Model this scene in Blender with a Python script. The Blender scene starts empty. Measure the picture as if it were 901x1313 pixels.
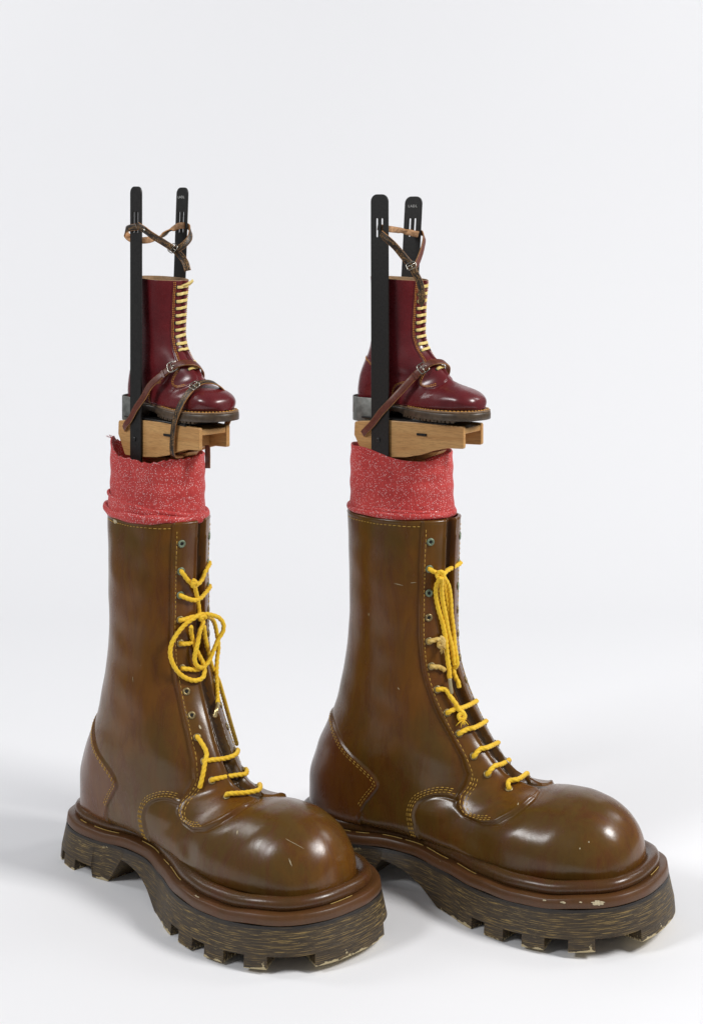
import bpy, bmesh, math, random
import numpy as np
from mathutils import Vector, Matrix
from mathutils.bvhtree import BVHTree

S = bpy.context.scene
COL = S.collection
R = math.radians
random.seed(7)
RNG = np.random.default_rng(11)

# ------------------------------------------------------------------ camera, world, lamps, exposure
cam_d = bpy.data.cameras.new("camera")
cam = bpy.data.objects.new("camera", cam_d)
COL.objects.link(cam)
S.camera = cam
cam.location = (0, 0, 1.34)
cam.rotation_euler = (R(90), 0, 0)
cam_d.sensor_fit = 'VERTICAL'
cam_d.sensor_height = 36
cam_d.sensor_width = 36 * 702 / 1024
cam_d.lens = 54.85
cam_d.shift_y = -0.2868
cam_d.clip_end = 60
cam_d.clip_start = 0.05

w = bpy.data.worlds.new("World")
S.world = w
w.use_nodes = True
w.node_tree.nodes["Background"].inputs[0].default_value = (0.93, 0.96, 1.0, 1)
w.node_tree.nodes["Background"].inputs[1].default_value = 0.215

S.view_settings.view_transform = 'Standard'
S.view_settings.look = 'None'
S.view_settings.exposure = 0.0
S.view_settings.gamma = 1.0


def area_light(name, loc, target, size, power, col=(1, 1, 1), size_y=None):
    d = bpy.data.lights.new(name, 'AREA')
    d.shape = 'RECTANGLE'
    d.size = size
    d.size_y = size_y or size
    d.energy = power
    d.color = col
    o = bpy.data.objects.new(name, d)
    COL.objects.link(o)
    o.location = loc
    o.rotation_euler = (Vector(target) - Vector(loc)).to_track_quat('-Z', 'Y').to_euler()
    return o


area_light("softbox_right", (3.6, 1.55, 3.85), (0.0, 3.0, 0.4), 1.25, 210, (1.0, 0.99, 0.975))
area_light("softbox_left", (-3.4, 1.0, 3.5), (-0.2, 3.0, 0.4), 1.05, 94, (0.985, 0.99, 1.0))
area_light("background_lamp_left", (-3.6, 4.4, 3.4), (-0.6, 7.0, 1.6), 1.4, 52, (1, 1, 1))
area_light("background_lamp_right", (3.6, 4.4, 3.4), (0.6, 7.0, 1.6), 1.4, 41, (1, 1, 1))


# ------------------------------------------------------------------ helpers
def tag(o, label=None, cat=None, group=None, kind=None):
    if label: o["label"] = label
    if cat: o["category"] = cat
    if group: o["group"] = group
    if kind: o["kind"] = kind
    return o


def empty(name, loc, heading):
    o = bpy.data.objects.new(name, None)
    COL.objects.link(o)
    o.location = loc
    o.rotation_euler = (0, 0, -R(heading))
    o.empty_display_size = 0.05
    return o


def link_mesh(name, me, mats, parent=None, smooth=True):
    if not isinstance(mats, (list, tuple)): mats = [mats]
    for m in mats: me.materials.append(m)
    if smooth and len(me.polygons):
        me.polygons.foreach_set("use_smooth", [True] * len(me.polygons))
    o = bpy.data.objects.new(name, me)
    COL.objects.link(o)
    if parent: o.parent = parent
    return o


def mesh_obj(name, V, F, mats, parent=None, smooth=True, uv=None, mi=None):
    me = bpy.data.meshes.new(name)
    me.from_pydata([tuple(map(float, v)) for v in V], [], [tuple(map(int, f)) for f in F])
    if mi is not None: me.polygons.foreach_set("material_index", mi)
    if uv is not None:
        l = me.uv_layers.new(name="UVMap")
        idx = np.empty(len(me.loops), dtype=np.int32)
        me.loops.foreach_get("vertex_index", idx)
        l.data.foreach_set("uv", np.asarray(uv, dtype=np.float32)[idx].ravel())
    me.update()
    return link_mesh(name, me, mats, parent, smooth)


def bm_obj(name, bm, mats, parent=None, smooth=False):
    me = bpy.data.meshes.new(name)
    bm.to_mesh(me); bm.free()
    return link_mesh(name, me, mats, parent, smooth)


def catmull(P, n, closed=False):
    """resample a control polyline to n points evenly along a Catmull-Rom spline"""
    P = np.asarray(P, float)
    k = len(P)
    out = []
    segs = k if closed else k - 1
    for i in range(segs):
        if closed:
            p0, p1, p2, p3 = P[(i - 1) % k], P[i], P[(i + 1) % k], P[(i + 2) % k]
        else:
            p1, p2 = P[i], P[i + 1]
            p0 = P[i - 1] if i > 0 else 2 * p1 - p2
            p3 = P[i + 2] if i + 2 < k else 2 * p2 - p1
        t1 = max(np.linalg.norm(p1 - p0), 1e-6) ** .5
        t2 = t1 + max(np.linalg.norm(p2 - p1), 1e-6) ** .5
        t3 = t2 + max(np.linalg.norm(p3 - p2), 1e-6) ** .5
        for t in np.linspace(t1, t2, 24, endpoint=False):
            A1 = (t1 - t) / t1 * p0 + t / t1 * p1
            A2 = (t2 - t) / (t2 - t1) * p1 + (t - t1) / (t2 - t1) * p2
            A3 = (t3 - t) / (t3 - t2) * p2 + (t - t2) / (t3 - t2) * p3
            B1 = (t2 - t) / t2 * A1 + t / t2 * A2
            B2 = (t3 - t) / (t3 - t1) * A2 + (t - t1) / (t3 - t1) * A3
            out.append((t2 - t) / (t2 - t1) * B1 + (t - t1) / (t2 - t1) * B2)
    out.append(P[0] if closed else P[-1])
    out = np.array(out)
    d = np.r_[0, np.cumsum(np.linalg.norm(np.diff(out, axis=0), axis=1))]
    s = np.linspace(0, d[-1], n, endpoint=not closed)
    return np.stack([np.interp(s, d, out[:, c]) for c in range(out.shape[1])], 1)


def pchip(x, y, xq):
    """monotone cubic interpolation, y may have several columns"""
    x = np.asarray(x, float); y = np.asarray(y, float)
    h = np.diff(x)
    d = np.diff(y, axis=0) / h[:, None]
    m = np.zeros_like(y)
    for i in range(1, len(x) - 1):
        a, b = d[i - 1], d[i]
        w1, w2 = 2 * h[i] + h[i - 1], h[i] + 2 * h[i - 1]
        with np.errstate(divide='ignore', invalid='ignore'):
            v = (w1 + w2) / (w1 / a + w2 / b)
        m[i] = np.where(a * b > 0, v, 0)
    m[0], m[-1] = d[0], d[-1]
    i = np.clip(np.searchsorted(x, xq, side='right') - 1, 0, len(x) - 2)
    t = ((xq - x[i]) / h[i])[:, None]
    H = h[i][:, None]
    return ((2 * t**3 - 3 * t**2 + 1) * y[i] + (t**3 - 2 * t**2 + t) * H * m[i]
            + (-2 * t**3 + 3 * t**2) * y[i + 1] + (t**3 - t**2) * H * m[i + 1])


def smooth01(t):
    t = np.clip(t, 0, 1)
    return t * t * (3 - 2 * t)


def seg_dist(P, L):
    """distance of points P (n,2) to polyline L (k,2)"""
    P = np.asarray(P, float); L = np.asarray(L, float)
    best = np.full(len(P), 1e9)
    for a, b in zip(L[:-1], L[1:]):
        ab = b - a
        t = np.clip(((P - a) @ ab) / max(ab @ ab, 1e-12), 0, 1)
        q = P - (a + t[:, None] * ab)
        best = np.minimum(best, np.hypot(q[:, 0], q[:, 1]))
    return best


def in_poly(P, L):
    P = np.asarray(P, float); L = np.asarray(L, float)
    x, y = P[:, 0], P[:, 1]
    r = np.zeros(len(P), bool)
    for a, b in zip(L, np.roll(L, -1, axis=0)):
        c = (a[1] > y) != (b[1] > y)
        with np.errstate(divide='ignore', invalid='ignore'):
            xi = (b[0] - a[0]) * (y - a[1]) / (b[1] - a[1]) + a[0]
        r ^= c & (x < xi)
    return r


def signed(P, L):
    """positive inside the closed polygon L"""
    L = np.asarray(L, float)
    d = seg_dist(P, np.vstack([L, L[:1]]))
    return np.where(in_poly(P, L), d, -d)


# ------------------------------------------------------------------ boot upper: fan of superellipse sections
class Upper:
    """rows run from the shaft's top edge round the ankle to the toe; columns run round each section"""

    def __init__(self, keys, NS, M, swing, spring, sx0, sx1, warp=1.3, s_shift=0.0):
        self.warp = warp
        K = np.array(keys, float)               # Tx Tz Bx Bz W nT nB wp
        step = np.hypot(K[1:, 0] - K[:-1, 0], K[1:, 1] - K[:-1, 1]) + .8 * np.hypot(K[1:, 2] - K[:-1, 2], K[1:, 3] - K[:-1, 3])
        u = np.r_[0, np.cumsum(np.maximum(step, 1e-4))]
        q = pchip(u, K, np.linspace(0, u[-1], NS))
        self.q = q
        self.NS, self.M = NS, M
        self.swing, self.spring, self.sx0, self.sx1 = swing, spring, sx0, sx1
        P = np.zeros((NS, M + 1, 3))            # near half (negative y), column 0 = front line, M = back line
        arc = np.zeros((NS, M + 1))
        tt = (1 - np.cos(np.linspace(0, math.pi, 400))) / 2
        for i in range(NS):
            Tx, Tz, Bx, Bz, W, nT, nB, wp = q[i]
            W = max(W, 1e-5)
            ut = np.clip((wp - tt) / wp, 0, 1); ub = np.clip((tt - wp) / (1 - wp), 0, 1)
            wd = np.where(tt < wp, (1 - ut**nT)**(1 / nT), (1 - ub**nB)**(1 / nB)) * W
            L = math.hypot(Tx - Bx, Tz - Bz)
            d = np.r_[0, np.cumsum(np.hypot(np.diff(tt * L), np.diff(wd)))]
            s = d[-1] * np.linspace(0, 1, M + 1)**self.warp
            t = np.interp(s, d, tt); wl = np.interp(s, d, wd)
            P[i, :, 0] = Tx + (Bx - Tx) * t
            P[i, :, 2] = Tz + (Bz - Tz) * t
            P[i, :, 1] = -wl
            arc[i] = s
        self.P0 = P
        self.arc = arc
        fr = P[:, 0]
        self.sarc = np.r_[0, np.cumsum(np.linalg.norm(np.diff(fr, axis=0), axis=1))] - s_shift

    def deform(self, V):
        V = np.array(V, float)
        x = V[..., 0]
        k = np.clip((x - self.sx0) / (self.sx1 - self.sx0), 0, 1.2)
        V[..., 2] += self.spring * k**2
        V[..., 1] += self.swing * smooth01((x - self.sx0 * .5) / (self.sx1 - self.sx0 * .5))
        return V

    def full(self, disp=None):
        """(NS, 2M, 3) closed rows, near half then the mirrored far half"""
        NS, M = self.NS, self.M
        N = self.normals()
        P = self.P0 + (N * disp[..., None] if disp is not None else 0)
        far = P[:, 1:M][:, ::-1] * np.array([1, -1, 1])
        return self.deform(np.concatenate([P, far], axis=1))

    def normals(self):
        P = self.P0
        a = np.gradient(P, axis=0); b = np.gradient(P, axis=1)
        n = np.cross(a, b)
        l = np.linalg.norm(n, axis=2, keepdims=True)
        n = n / np.maximum(l, 1e-12)
        c = P - P[:, :1] * .5 - P[:, -1:] * .5
        sgn = np.sign((n * c).sum(2)); sgn[sgn == 0] = 1
        n = n * sgn[..., None]
        n[:, 0, 1] = 0; n[:, -1, 1] = 0
        return n / np.maximum(np.linalg.norm(n, axis=2, keepdims=True), 1e-9)

    def at(self, s, l):
        """surface point and normal from front arc length s and arc l round the section (near half)"""
        i = np.interp(s, self.sarc, np.arange(self.NS))
        i0 = int(min(math.floor(i), self.NS - 2)); f = i - i0
        out = []
        for k in (i0, i0 + 1):
            j = np.interp(l, self.arc[k], np.arange(self.M + 1))
            j0 = int(min(math.floor(j), self.M - 1)); g = j - j0
            out.append((self.PD[k, j0] * (1 - g) + self.PD[k, j0 + 1] * g, self.ND[k, j0] * (1 - g) + self.ND[k, j0 + 1] * g))
        p = out[0][0] * (1 - f) + out[1][0] * f
        n = out[0][1] * (1 - f) + out[1][1] * f
        return p, n / np.linalg.norm(n)


def outline(half, n, swing, sx0, sx1, flip_y=False):
    """closed plan outline from half-width control points; start at the heel back, near side first"""
    near = [(x, -y) for x, y in half]
    far = [(x, y) for x, y in half[1:-1]][::-1]
    C = catmull(near + far, n, closed=True)
    C[:, 1] += swing * smooth01((C[:, 0] - sx0 * .5) / (sx1 - sx0 * .5))
    return C


def out_normals(C):
    t = np.roll(C, -1, axis=0) - np.roll(C, 1, axis=0)
    t /= np.linalg.norm(t, axis=1, keepdims=True)
    return np.stack([t[:, 1], -t[:, 0]], 1)


GIANT_KEYS = [
    # Tx    Tz    Bx    Bz    W     nT  nB   wp
    (.318, .732, .082, .732, .090, 2.0, 2.0, .50),
    (.314, .62, .086, .63, .088, 2.0, 2.0, .50),
    (.312, .52, .088, .53, .088, 2.0, 2.0, .50),
    (.318, .45, .082, .45, .090, 2.0, 2.0, .50),
    (.339, .385, .066, .37, .096, 2.0, 2.0, .52),
    (.366, .335, .042, .30, .101, 2.0, 2.0, .54),
    (.397, .290, .014, .235, .106, 2.0, 2.1, .57),
    (.425, .259, -.004, .17, .104, 2.0, 2.3, .58),
    (.450, .241, .000, .105, .100, 2.0, 2.6, .58),
    (.472, .235, .080, .096, .097, 2.0, 3.6, .56),
    (.500, .231, .200, .096, .096, 2.0, 3.0, .54),
    (.530, .2305, .330, .096, .108, 2.0, 3.4, .60),
    (.558, .2325, .440, .096, .123, 2.0, 4.6, .76),
    (.590, .2315, .530, .096, .1255, 2.0, 5.0, .84),
    (.630, .2230, .600, .096, .1175, 2.0, 4.0, .86),
    (.664, .2040, .649, .096, .0995, 2.0, 4.0, .86),
    (.690, .1760, .682, .096, .0750, 2.0, 4.0, .86),
    (.705, .1440, .702, .096, .0440, 2.0, 3.0, .86),
    (.7110, .1050, .7105, .096, .008, 2.0, 2.0, .80),
]
SOLE_HALF = [(-.035, 0), (-.027, .048), (-.004, .078), (.04, .098), (.11, .100), (.185, .083), (.26, .080), (.345, .107),
             (.45, .152), (.54, .168), (.61, .163), (.668, .142), (.714, .107), (.739, .056), (.745, 0)]


# ------------------------------------------------------------------ materials
class NT:
    def __init__(self, name):
        self.m = bpy.data.materials.new(name)
        self.m.use_nodes = True
        self.t = self.m.node_tree
        self.b = self.t.nodes["Principled BSDF"]
        self.co = None

    def n(self, kind, **kw):
        x = self.t.nodes.new(kind)
        for k, v in kw.items():
            if k.startswith("_"): setattr(x, k[1:], v)
            else: x.inputs[k.replace("_", " ")].default_value = v
        return x

    def l(self, a, b): self.t.links.new(a, b)

    def coord(self, scale=(1, 1, 1), which="Object"):
        tc = self.n("ShaderNodeTexCoord")
        mp = self.n("ShaderNodeMapping")
        mp.inputs["Scale"].default_value = scale
        self.l(tc.outputs[which], mp.inputs[0])
        return mp.outputs[0]

    def noise(self, vec, scale, detail=4, rough=.55, dist=0):
        x = self.n("ShaderNodeTexNoise", Scale=scale, Detail=detail, Roughness=rough, Distortion=dist)
        if vec is not None: self.l(vec, x.inputs["Vector"])
        return x.outputs[0]

    def ramp(self, fac, stops, interp='LINEAR'):
        r = self.n("ShaderNodeValToRGB")
        r.color_ramp.interpolation = interp
        e = r.color_ramp.elements
        while len(e) < len(stops): e.new(.5)
        for el, (p, c) in zip(e, stops):
            el.position = p
            el.color = (c, c, c, 1) if isinstance(c, (int, float)) else (*c, 1)
        self.l(fac, r.inputs[0])
        return r.outputs[0]

    def mix(self, fac, a, b, mode='MIX'):
        x = self.n("ShaderNodeMix", _data_type='RGBA', _blend_type=mode)
        for s, v in ((0, fac), (6, a), (7, b)):
            if isinstance(v, (int, float)): x.inputs[s].default_value = v
            elif isinstance(v, tuple): x.inputs[s].default_value = (*v, 1)
            else: self.l(v, x.inputs[s])
        return x.outputs[2]

    def math(self, op, a, b=0.0, clamp=False):
        x = self.n("ShaderNodeMath", _operation=op, _use_clamp=clamp)
        for s, v in ((0, a), (1, b)):
            if isinstance(v, (int, float)): x.inputs[s].default_value = v
            else: self.l(v, x.inputs[s])
        return x.outputs[0]

    def set(self, **kw):
        for k, v in kw.items():
            s = self.b.inputs[k.replace("_", " ")]
            if isinstance(v, (int, float)): s.default_value = v
            elif isinstance(v, tuple): s.default_value = (*v, 1) if len(v) == 3 else v
            else: self.l(v, s)

    def bump(self, h, strength, dist=.001, prev=None):
        x = self.n("ShaderNodeBump", Strength=strength, Distance=dist)
        self.l(h, x.inputs["Height"])
        if prev is not None: self.l(prev, x.inputs["Normal"])
        self.l(x.outputs[0], self.b.inputs["Normal"])
        return x.outputs[0]


def mat_plain(name, col, rough=.5, metal=0.0, noise=None, bump=0):
    k = NT(name)
    k.set(Base_Color=col, Roughness=rough, Metallic=metal)
    if noise:
        sc, amt = noise
        v = k.noise(k.coord(), sc, 5)
        k.set(Base_Color=k.mix(k.ramp(v, [(.35, 0.0), (.65, 1.0)]), tuple(c * (1 - amt) for c in col), tuple(min(1, c * (1 + amt)) for c in col)))
        if bump: k.bump(v, bump, .0006)
    return k.m


def mat_painted_leather(name, c_mid, c_olive, c_red, rough=(.19, .33), strokes=True, coat=.05):
    k = NT(name)
    big = k.noise(k.coord((1, 1, .55)), 5.5, 4, .6, .4)
    mid = k.noise(k.coord((1.4, 1.4, .35)), 22, 6, .65, .6)
    fine = k.noise(k.coord((1, 1, .12)), 140, 4, .6)
    pores = k.noise(k.coord(), 420, 3, .6)
    c = k.mix(k.ramp(big, [(.40, 0.0), (.60, 1.0)]), c_mid, c_olive)
    c = k.mix(k.ramp(mid, [(.46, 0.0), (.68, .75)]), c, c_red)
    c = k.mix(k.ramp(fine, [(.30, .16), (.62, 0.0)]), c, tuple(x * .35 for x in c_mid))
    # scratches and specks where the paint is worn
    vor = k.n("ShaderNodeTexVoronoi", Scale=34.0)
    k.l(k.coord((1, 1.3, .8)), vor.inputs["Vector"])
    speck = k.ramp(vor.outputs["Distance"], [(.026, 1.0), (.034, 0.0)])
    pick = k.ramp(k.noise(k.coord(), 9, 2), [(.56, 0.0), (.60, .8)])
    c = k.mix(k.math('MULTIPLY', speck, pick), c, (.42, .33, .17))
    k.set(Base_Color=c, Roughness=k.ramp(mid, [(.3, rough[0]), (.75, rough[1])]), Coat_Weight=coat, Coat_Roughness=.2, Specular_IOR_Level=.42)
    b = k.bump(mid, .25, .0016)
    b = k.bump(fine, .22, .0006, b)
    k.bump(pores, .16, .0004, b)
    return k.m


def mat_oxblood():
    k = NT("oxblood_leather")
    big = k.noise(k.coord(), 16, 4, .6, .3)
    fine = k.noise(k.coord(), 900, 3, .6)
    mid = k.noise(k.coord(), 75, 4, .55)
    c = k.mix(k.ramp(big, [(.35, 0.0), (.66, 1.0)]), (.104, .0090, .0125), (.150, .0145, .0180))
    k.set(Base_Color=c, Roughness=k.ramp(mid, [(.3, .23), (.7, .33)]), Coat_Weight=.2, Coat_Roughness=.2)
    b = k.bump(mid, .12, .0009)
    k.bump(fine, .10, .0003, b)
    return k.m


def mat_streaked_wood():
    """black-stained wood of the giant soles with combed pale grain; UV: u along the edge, v up, in metres"""
    k = NT("black_stained_wood")
    g1 = k.noise(k.coord((24, 640, 1), "UV"), 1.0, 5, .66, .3)
    g2 = k.noise(k.coord((24, 640, 1), "UV"), 1.0, 3, .6, .2)
    g3 = k.noise(k.coord((60, 900, 1), "UV"), 1.0, 2, .5)
    blot = k.noise(k.coord((5, 14, 1), "UV"), 1.0, 3, .6)
    uv = k.n("ShaderNodeTexCoord")
    sp = k.n("ShaderNodeSeparateXYZ"); k.l(uv.outputs["UV"], sp.inputs[0])
    uv_v = sp.outputs[1]
    base = k.mix(k.ramp(g2, [(.35, 0.0), (.65, 1.0)]), (.021, .0135, .0062), (.080, .050, .0205))
    wear = k.math('MULTIPLY', k.ramp(g1, [(.55, 0.0), (.615, 1.0)]), k.ramp(blot, [(.36, .12), (.66, .95)]))
    c = k.mix(wear, base, (.40, .265, .075))
    wear2 = k.math('MULTIPLY', k.ramp(g3, [(.63, 0.0), (.70, 1.0)]), k.ramp(blot, [(.52, 0.0), (.66, .9)]))
    c = k.mix(wear2, c, (.50, .37, .15))
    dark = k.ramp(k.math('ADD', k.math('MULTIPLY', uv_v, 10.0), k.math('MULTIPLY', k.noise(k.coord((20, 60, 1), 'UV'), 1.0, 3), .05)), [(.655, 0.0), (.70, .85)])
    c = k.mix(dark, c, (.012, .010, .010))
    # paint knocked off along the lowest edge
    edge = k.ramp(k.math('MULTIPLY', sp.outputs[1], 10.0), [(.0, 1.0), (.055, .35), (.12, 0.0)])
    chip = k.ramp(k.math('ADD', k.noise(k.coord((34, 50, 1), "UV"), 1.0, 5, .65), k.math('MULTIPLY', edge, .27)), [(.69, 0.0), (.71, 1.0)])
    c = k.mix(chip, c, (.47, .38, .215))
    k.set(Base_Color=c, Roughness=k.ramp(g1, [(.3, .42), (.7, .62)]))
    b = k.bump(g1, .55, .0014)
    k.bump(g2, .35, .0008, b)
    return k.m


def mat_block_wood():
    k = NT("varnished_beech")
    g = k.noise(k.coord((4, 30, 55)), 1.0, 6, .6, .8)
    f = k.noise(k.coord((30, 600, 900)), 1.0, 3, .6)
    c = k.mix(k.ramp(g, [(.3, 0.0), (.7, 1.0)]), (.65, .375, .145), (.50, .250, .082))
    c = k.mix(k.ramp(f, [(.48, 0.0), (.70, .6)]), c, (.20, .085, .025))
    v = k.n("ShaderNodeTexVoronoi", Scale=16.0)
    k.l(k.coord((1, 1, 1.4)), v.inputs["Vector"])
    c = k.mix(k.ramp(v.outputs["Distance"], [(.03, .85), (.075, 0.0)]), c, (.13, .05, .014))
    dirt = k.noise(k.coord(), 42, 5, .7)
    c = k.mix(k.ramp(dirt, [(.60, 0.0), (.74, .4)]), c, (.20, .10, .035))
    k.set(Base_Color=c, Roughness=k.ramp(g, [(.3, .36), (.7, .5)]))
    k.bump(f, .12, .0004)
    return k.m


def mat_sock():
    k = NT("red_glitter_fabric")
    vor = k.n("ShaderNodeTexVoronoi", Scale=520.0)
    k.l(k.coord((1, 1, .8)), vor.inputs["Vector"])
    sep = k.n("ShaderNodeSeparateColor"); k.l(vor.outputs["Color"], sep.inputs[0])
    patch = k.noise(k.coord(), 14, 4, .6)
    thr = k.math('ADD', sep.outputs[0], k.math('MULTIPLY', patch, .42))
    pick = k.ramp(thr, [(.78, 0.0), (.88, 1.0)])
    dot = k.ramp(vor.outputs["Distance"], [(.22, 1.0), (.36, 0.0)])
    spark = k.math('MULTIPLY', pick, dot)
    knit = k.noise(k.coord((1, 1, .45)), 420, 3, .6)
    red = k.mix(k.ramp(knit, [(.35, 0.0), (.65, 1.0)]), (.38, .020, .020), (.57, .044, .038))
    red = k.mix(k.ramp(patch, [(.4, 0.0), (.7, .5)]), red, (.68, .072, .060))
    c = k.mix(spark, red, (.92, .86, .86))
    k.set(Base_Color=c, Roughness=k.ramp(spark, [(0.0, .75), (1.0, .3)]), Metallic=k.math('MULTIPLY', spark, .3),
          Sheen_Weight=.08, Sheen_Roughness=.5)
    b = k.bump(knit, .6, .0012)
    k.bump(vor.outputs["Distance"], .2, .0006, b)
    return k.m


def mat_rope(name, a, b, scale=60):
    k = NT(name)
    v = k.noise(k.coord(), scale, 4, .6)
    f = k.noise(k.coord((1, 1, 1)), 1400, 2, .5)
    c = k.mix(k.ramp(v, [(.35, 0.0), (.68, 1.0)]), a, b)
    k.set(Base_Color=c, Roughness=.62, Sheen_Weight=.15)
    k.bump(f, .4, .0005)
    return k.m


def mat_worn_strap(name, face, worn, wear=(.56, .62), rough=.42):
    """UV: u along the strap, v across 0..1, in metres along u"""
    k = NT(name)
    cr = k.noise(k.coord((420, 9, 1), "UV"), 1.0, 4, .6, .6)
    bl = k.noise(k.coord((34, 2.0, 1), "UV"), 1.0, 3, .6)
    g = k.noise(k.coord(), 260, 3, .6)
    m = k.math('MULTIPLY', k.ramp(cr, [(wear[0] - .04, 0.0), (wear[1], 1.0)]), k.ramp(bl, [(.44, 0.0), (.58, 1.0)]))
    base = k.mix(k.ramp(g, [(.35, 0.0), (.7, 1.0)]), tuple(x * .75 for x in face), tuple(x * 1.25 for x in face))
    k.set(Base_Color=k.mix(m, base, worn), Roughness=k.ramp(g, [(.3, rough - .08), (.7, rough + .1)]))
    k.bump(cr, .3, .0006)
    return k.m


M = dict(
    giant=mat_painted_leather("brown_painted_leather", (.152, .0575, .0075), (.102, .0525, .0100), (.094, .026, .0055)),
    counter=mat_painted_leather("red_brown_painted_leather", (.122, .037, .0075), (.132, .048, .0075), (.092, .020, .0060)),
    roll=mat_painted_leather("dark_brown_painted_welt", (.095, .038, .0105), (.076, .038, .0115), (.080, .024, .0090), (.2, .36)),
    strip=mat_painted_leather("tan_brown_painted_strip", (.108, .045, .0130), (.088, .037, .0115), (.105, .037, .0120), (.32, .48), coat=.05),
    tongue=mat_painted_leather("dark_tongue_leather", (.070, .036, .0135), (.058, .034, .014), (.060, .023, .0095)),
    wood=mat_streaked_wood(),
    block=mat_block_wood(),
    sock=mat_sock(),
    oxblood=mat_oxblood(),
    lining=mat_plain("tan_lining", (.33, .20, .10), .7, 0, (200, .2), .2),
    stitch=mat_plain("yellow_stitch_thread", (.50, .29, .040), .6, 0, (160, .35)),
    orange_stitch=mat_plain("orange_stitch_thread", (.62, .29, .045), .55, 0, (300, .25)),
    rope=mat_rope("yellow_cord", (.84, .49, .008), (.92, .60, .022)),
    old_rope=mat_rope("faded_yellow_cord", (.55, .33, .045), (.70, .50, .16), 90),
    lace=mat_rope("pale_yellow_lace", (.80, .60, .17), (.88, .70, .28), 120),
    brass=mat_plain("tarnished_brass", (.30, .23, .11), .42, .75, (220, .35), .2),
    patina=mat_plain("green_patina_brass", (.20, .25, .17), .5, .5, (220, .35), .2),
    hole=mat_plain("eyelet_hole", (.006, .005, .004), .8),
    black=mat_plain("black_painted_bar", (.0135, .0125, .0115), .40, 0, (240, .35), .25),
    steel=mat_plain("nickel_steel", (.50, .48, .42), .28, 1.0, (150, .2)),
    zinc=mat_plain("grey_sheet_metal", (.20, .205, .19), .45, .55, (60, .3), .1),
    sole=mat_plain("brown_rubber_sole", (.075, .049, .029), .42, 0, (90, .3), .1),
    welt=mat_plain("small_boot_welt", (.20, .12, .065), .5, 0, (120, .3), .2),
    chip=mat_plain("bare_pale_primer", (.50, .42, .27), .75, 0, (260, .25), .3),
    black_strap=mat_worn_strap("cracked_black_strap", (.020, .014, .010), (.40, .22, .080), (.52, .58)),
    brown_strap=mat_worn_strap("red_brown_strap", (.125, .028, .014), (.22, .085, .030), (.62, .70)),
    raw=mat_plain("raw_tan_leather", (.52, .29, .145), .7, 0, (170, .3), .3),
    edge=mat_plain("orange_tan_strap_edge", (.36, .165, .050), .6, 0, (300, .25)),
    white=mat_plain("white_backdrop_paper", (.855, .855, .872), .9),
    concrete=mat_plain("dark_studio_floor", (.10, .10, .10), .6, 0, (3, .3)),
    paint=mat_plain("white_stamped_paint", (.75, .75, .72), .6),
    aglet=mat_plain("gold_metal_tip", (.75, .60, .30), .28, .9),
    clear=mat_plain("yellowed_plastic_tip", (.36, .30, .17), .35),
)


# ------------------------------------------------------------------ the setting
def backdrop():
    prof = [(1.95, 0), (5.2, 0)] + [(5.2 + 1.8 * math.sin(a), 1.8 - 1.8 * math.cos(a)) for a in np.linspace(.06, math.pi / 2, 24)] + [(7.0, 4.6)]
    V = []
    for y, z in prof: V += [(-2.6, y, z), (2.6, y, z)]
    F = [(2 * i, 2 * i + 1, 2 * i + 3, 2 * i + 2) for i in range(len(prof) - 1)]
    tag(mesh_obj("studio_backdrop", V, F, M["white"]), kind="structure")
    V = [(-6, -5, -.012), (6, -5, -.012), (6, 9, -.012), (-6, 9, -.012)]
    tag(mesh_obj("studio_floor", V, [(0, 1, 2, 3)], M["concrete"]), kind="structure")


backdrop()


# ------------------------------------------------------------------ shared small builders
def frames(P):
    P = np.asarray(P, float)
    T = np.gradient(P, axis=0)
    T /= np.maximum(np.linalg.norm(T, axis=1, keepdims=True), 1e-9)
    up = np.array([0, 0, 1.0]) if abs(T[0][2]) < .9 else np.array([0, 1.0, 0])
    n = np.cross(T[0], up); n /= np.linalg.norm(n)
    Ns = [n]
    for i in range(1, len(P)):
        n = Ns[-1] - T[i] * np.dot(Ns[-1], T[i])
        Ns.append(n / max(np.linalg.norm(n), 1e-9))
    Ns = np.array(Ns)
    return T, Ns, np.cross(T, Ns)


def tube(P, rad, seg=10, caps=True):
    """plain tube: V, F; rad may be one radius per point"""
    P = np.asarray(P, float)
    T, A, B = frames(P)
    r = np.broadcast_to(np.asarray(rad, float), (len(P),))
    th = np.linspace(0, 2 * math.pi, seg, endpoint=False)
    V = P[:, None] + r[:, None, None] * (A[:, None] * np.cos(th)[None, :, None] + B[:, None] * np.sin(th)[None, :, None])
    F = [(i * seg + j, i * seg + (j + 1) % seg, (i + 1) * seg + (j + 1) % seg, (i + 1) * seg + j) for i in range(len(P) - 1) for j in range(seg)]
    if caps:
        F += [tuple(range(seg))[::-1], tuple((len(P) - 1) * seg + j for j in range(seg))]
    return V.reshape(-1, 3), F


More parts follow.
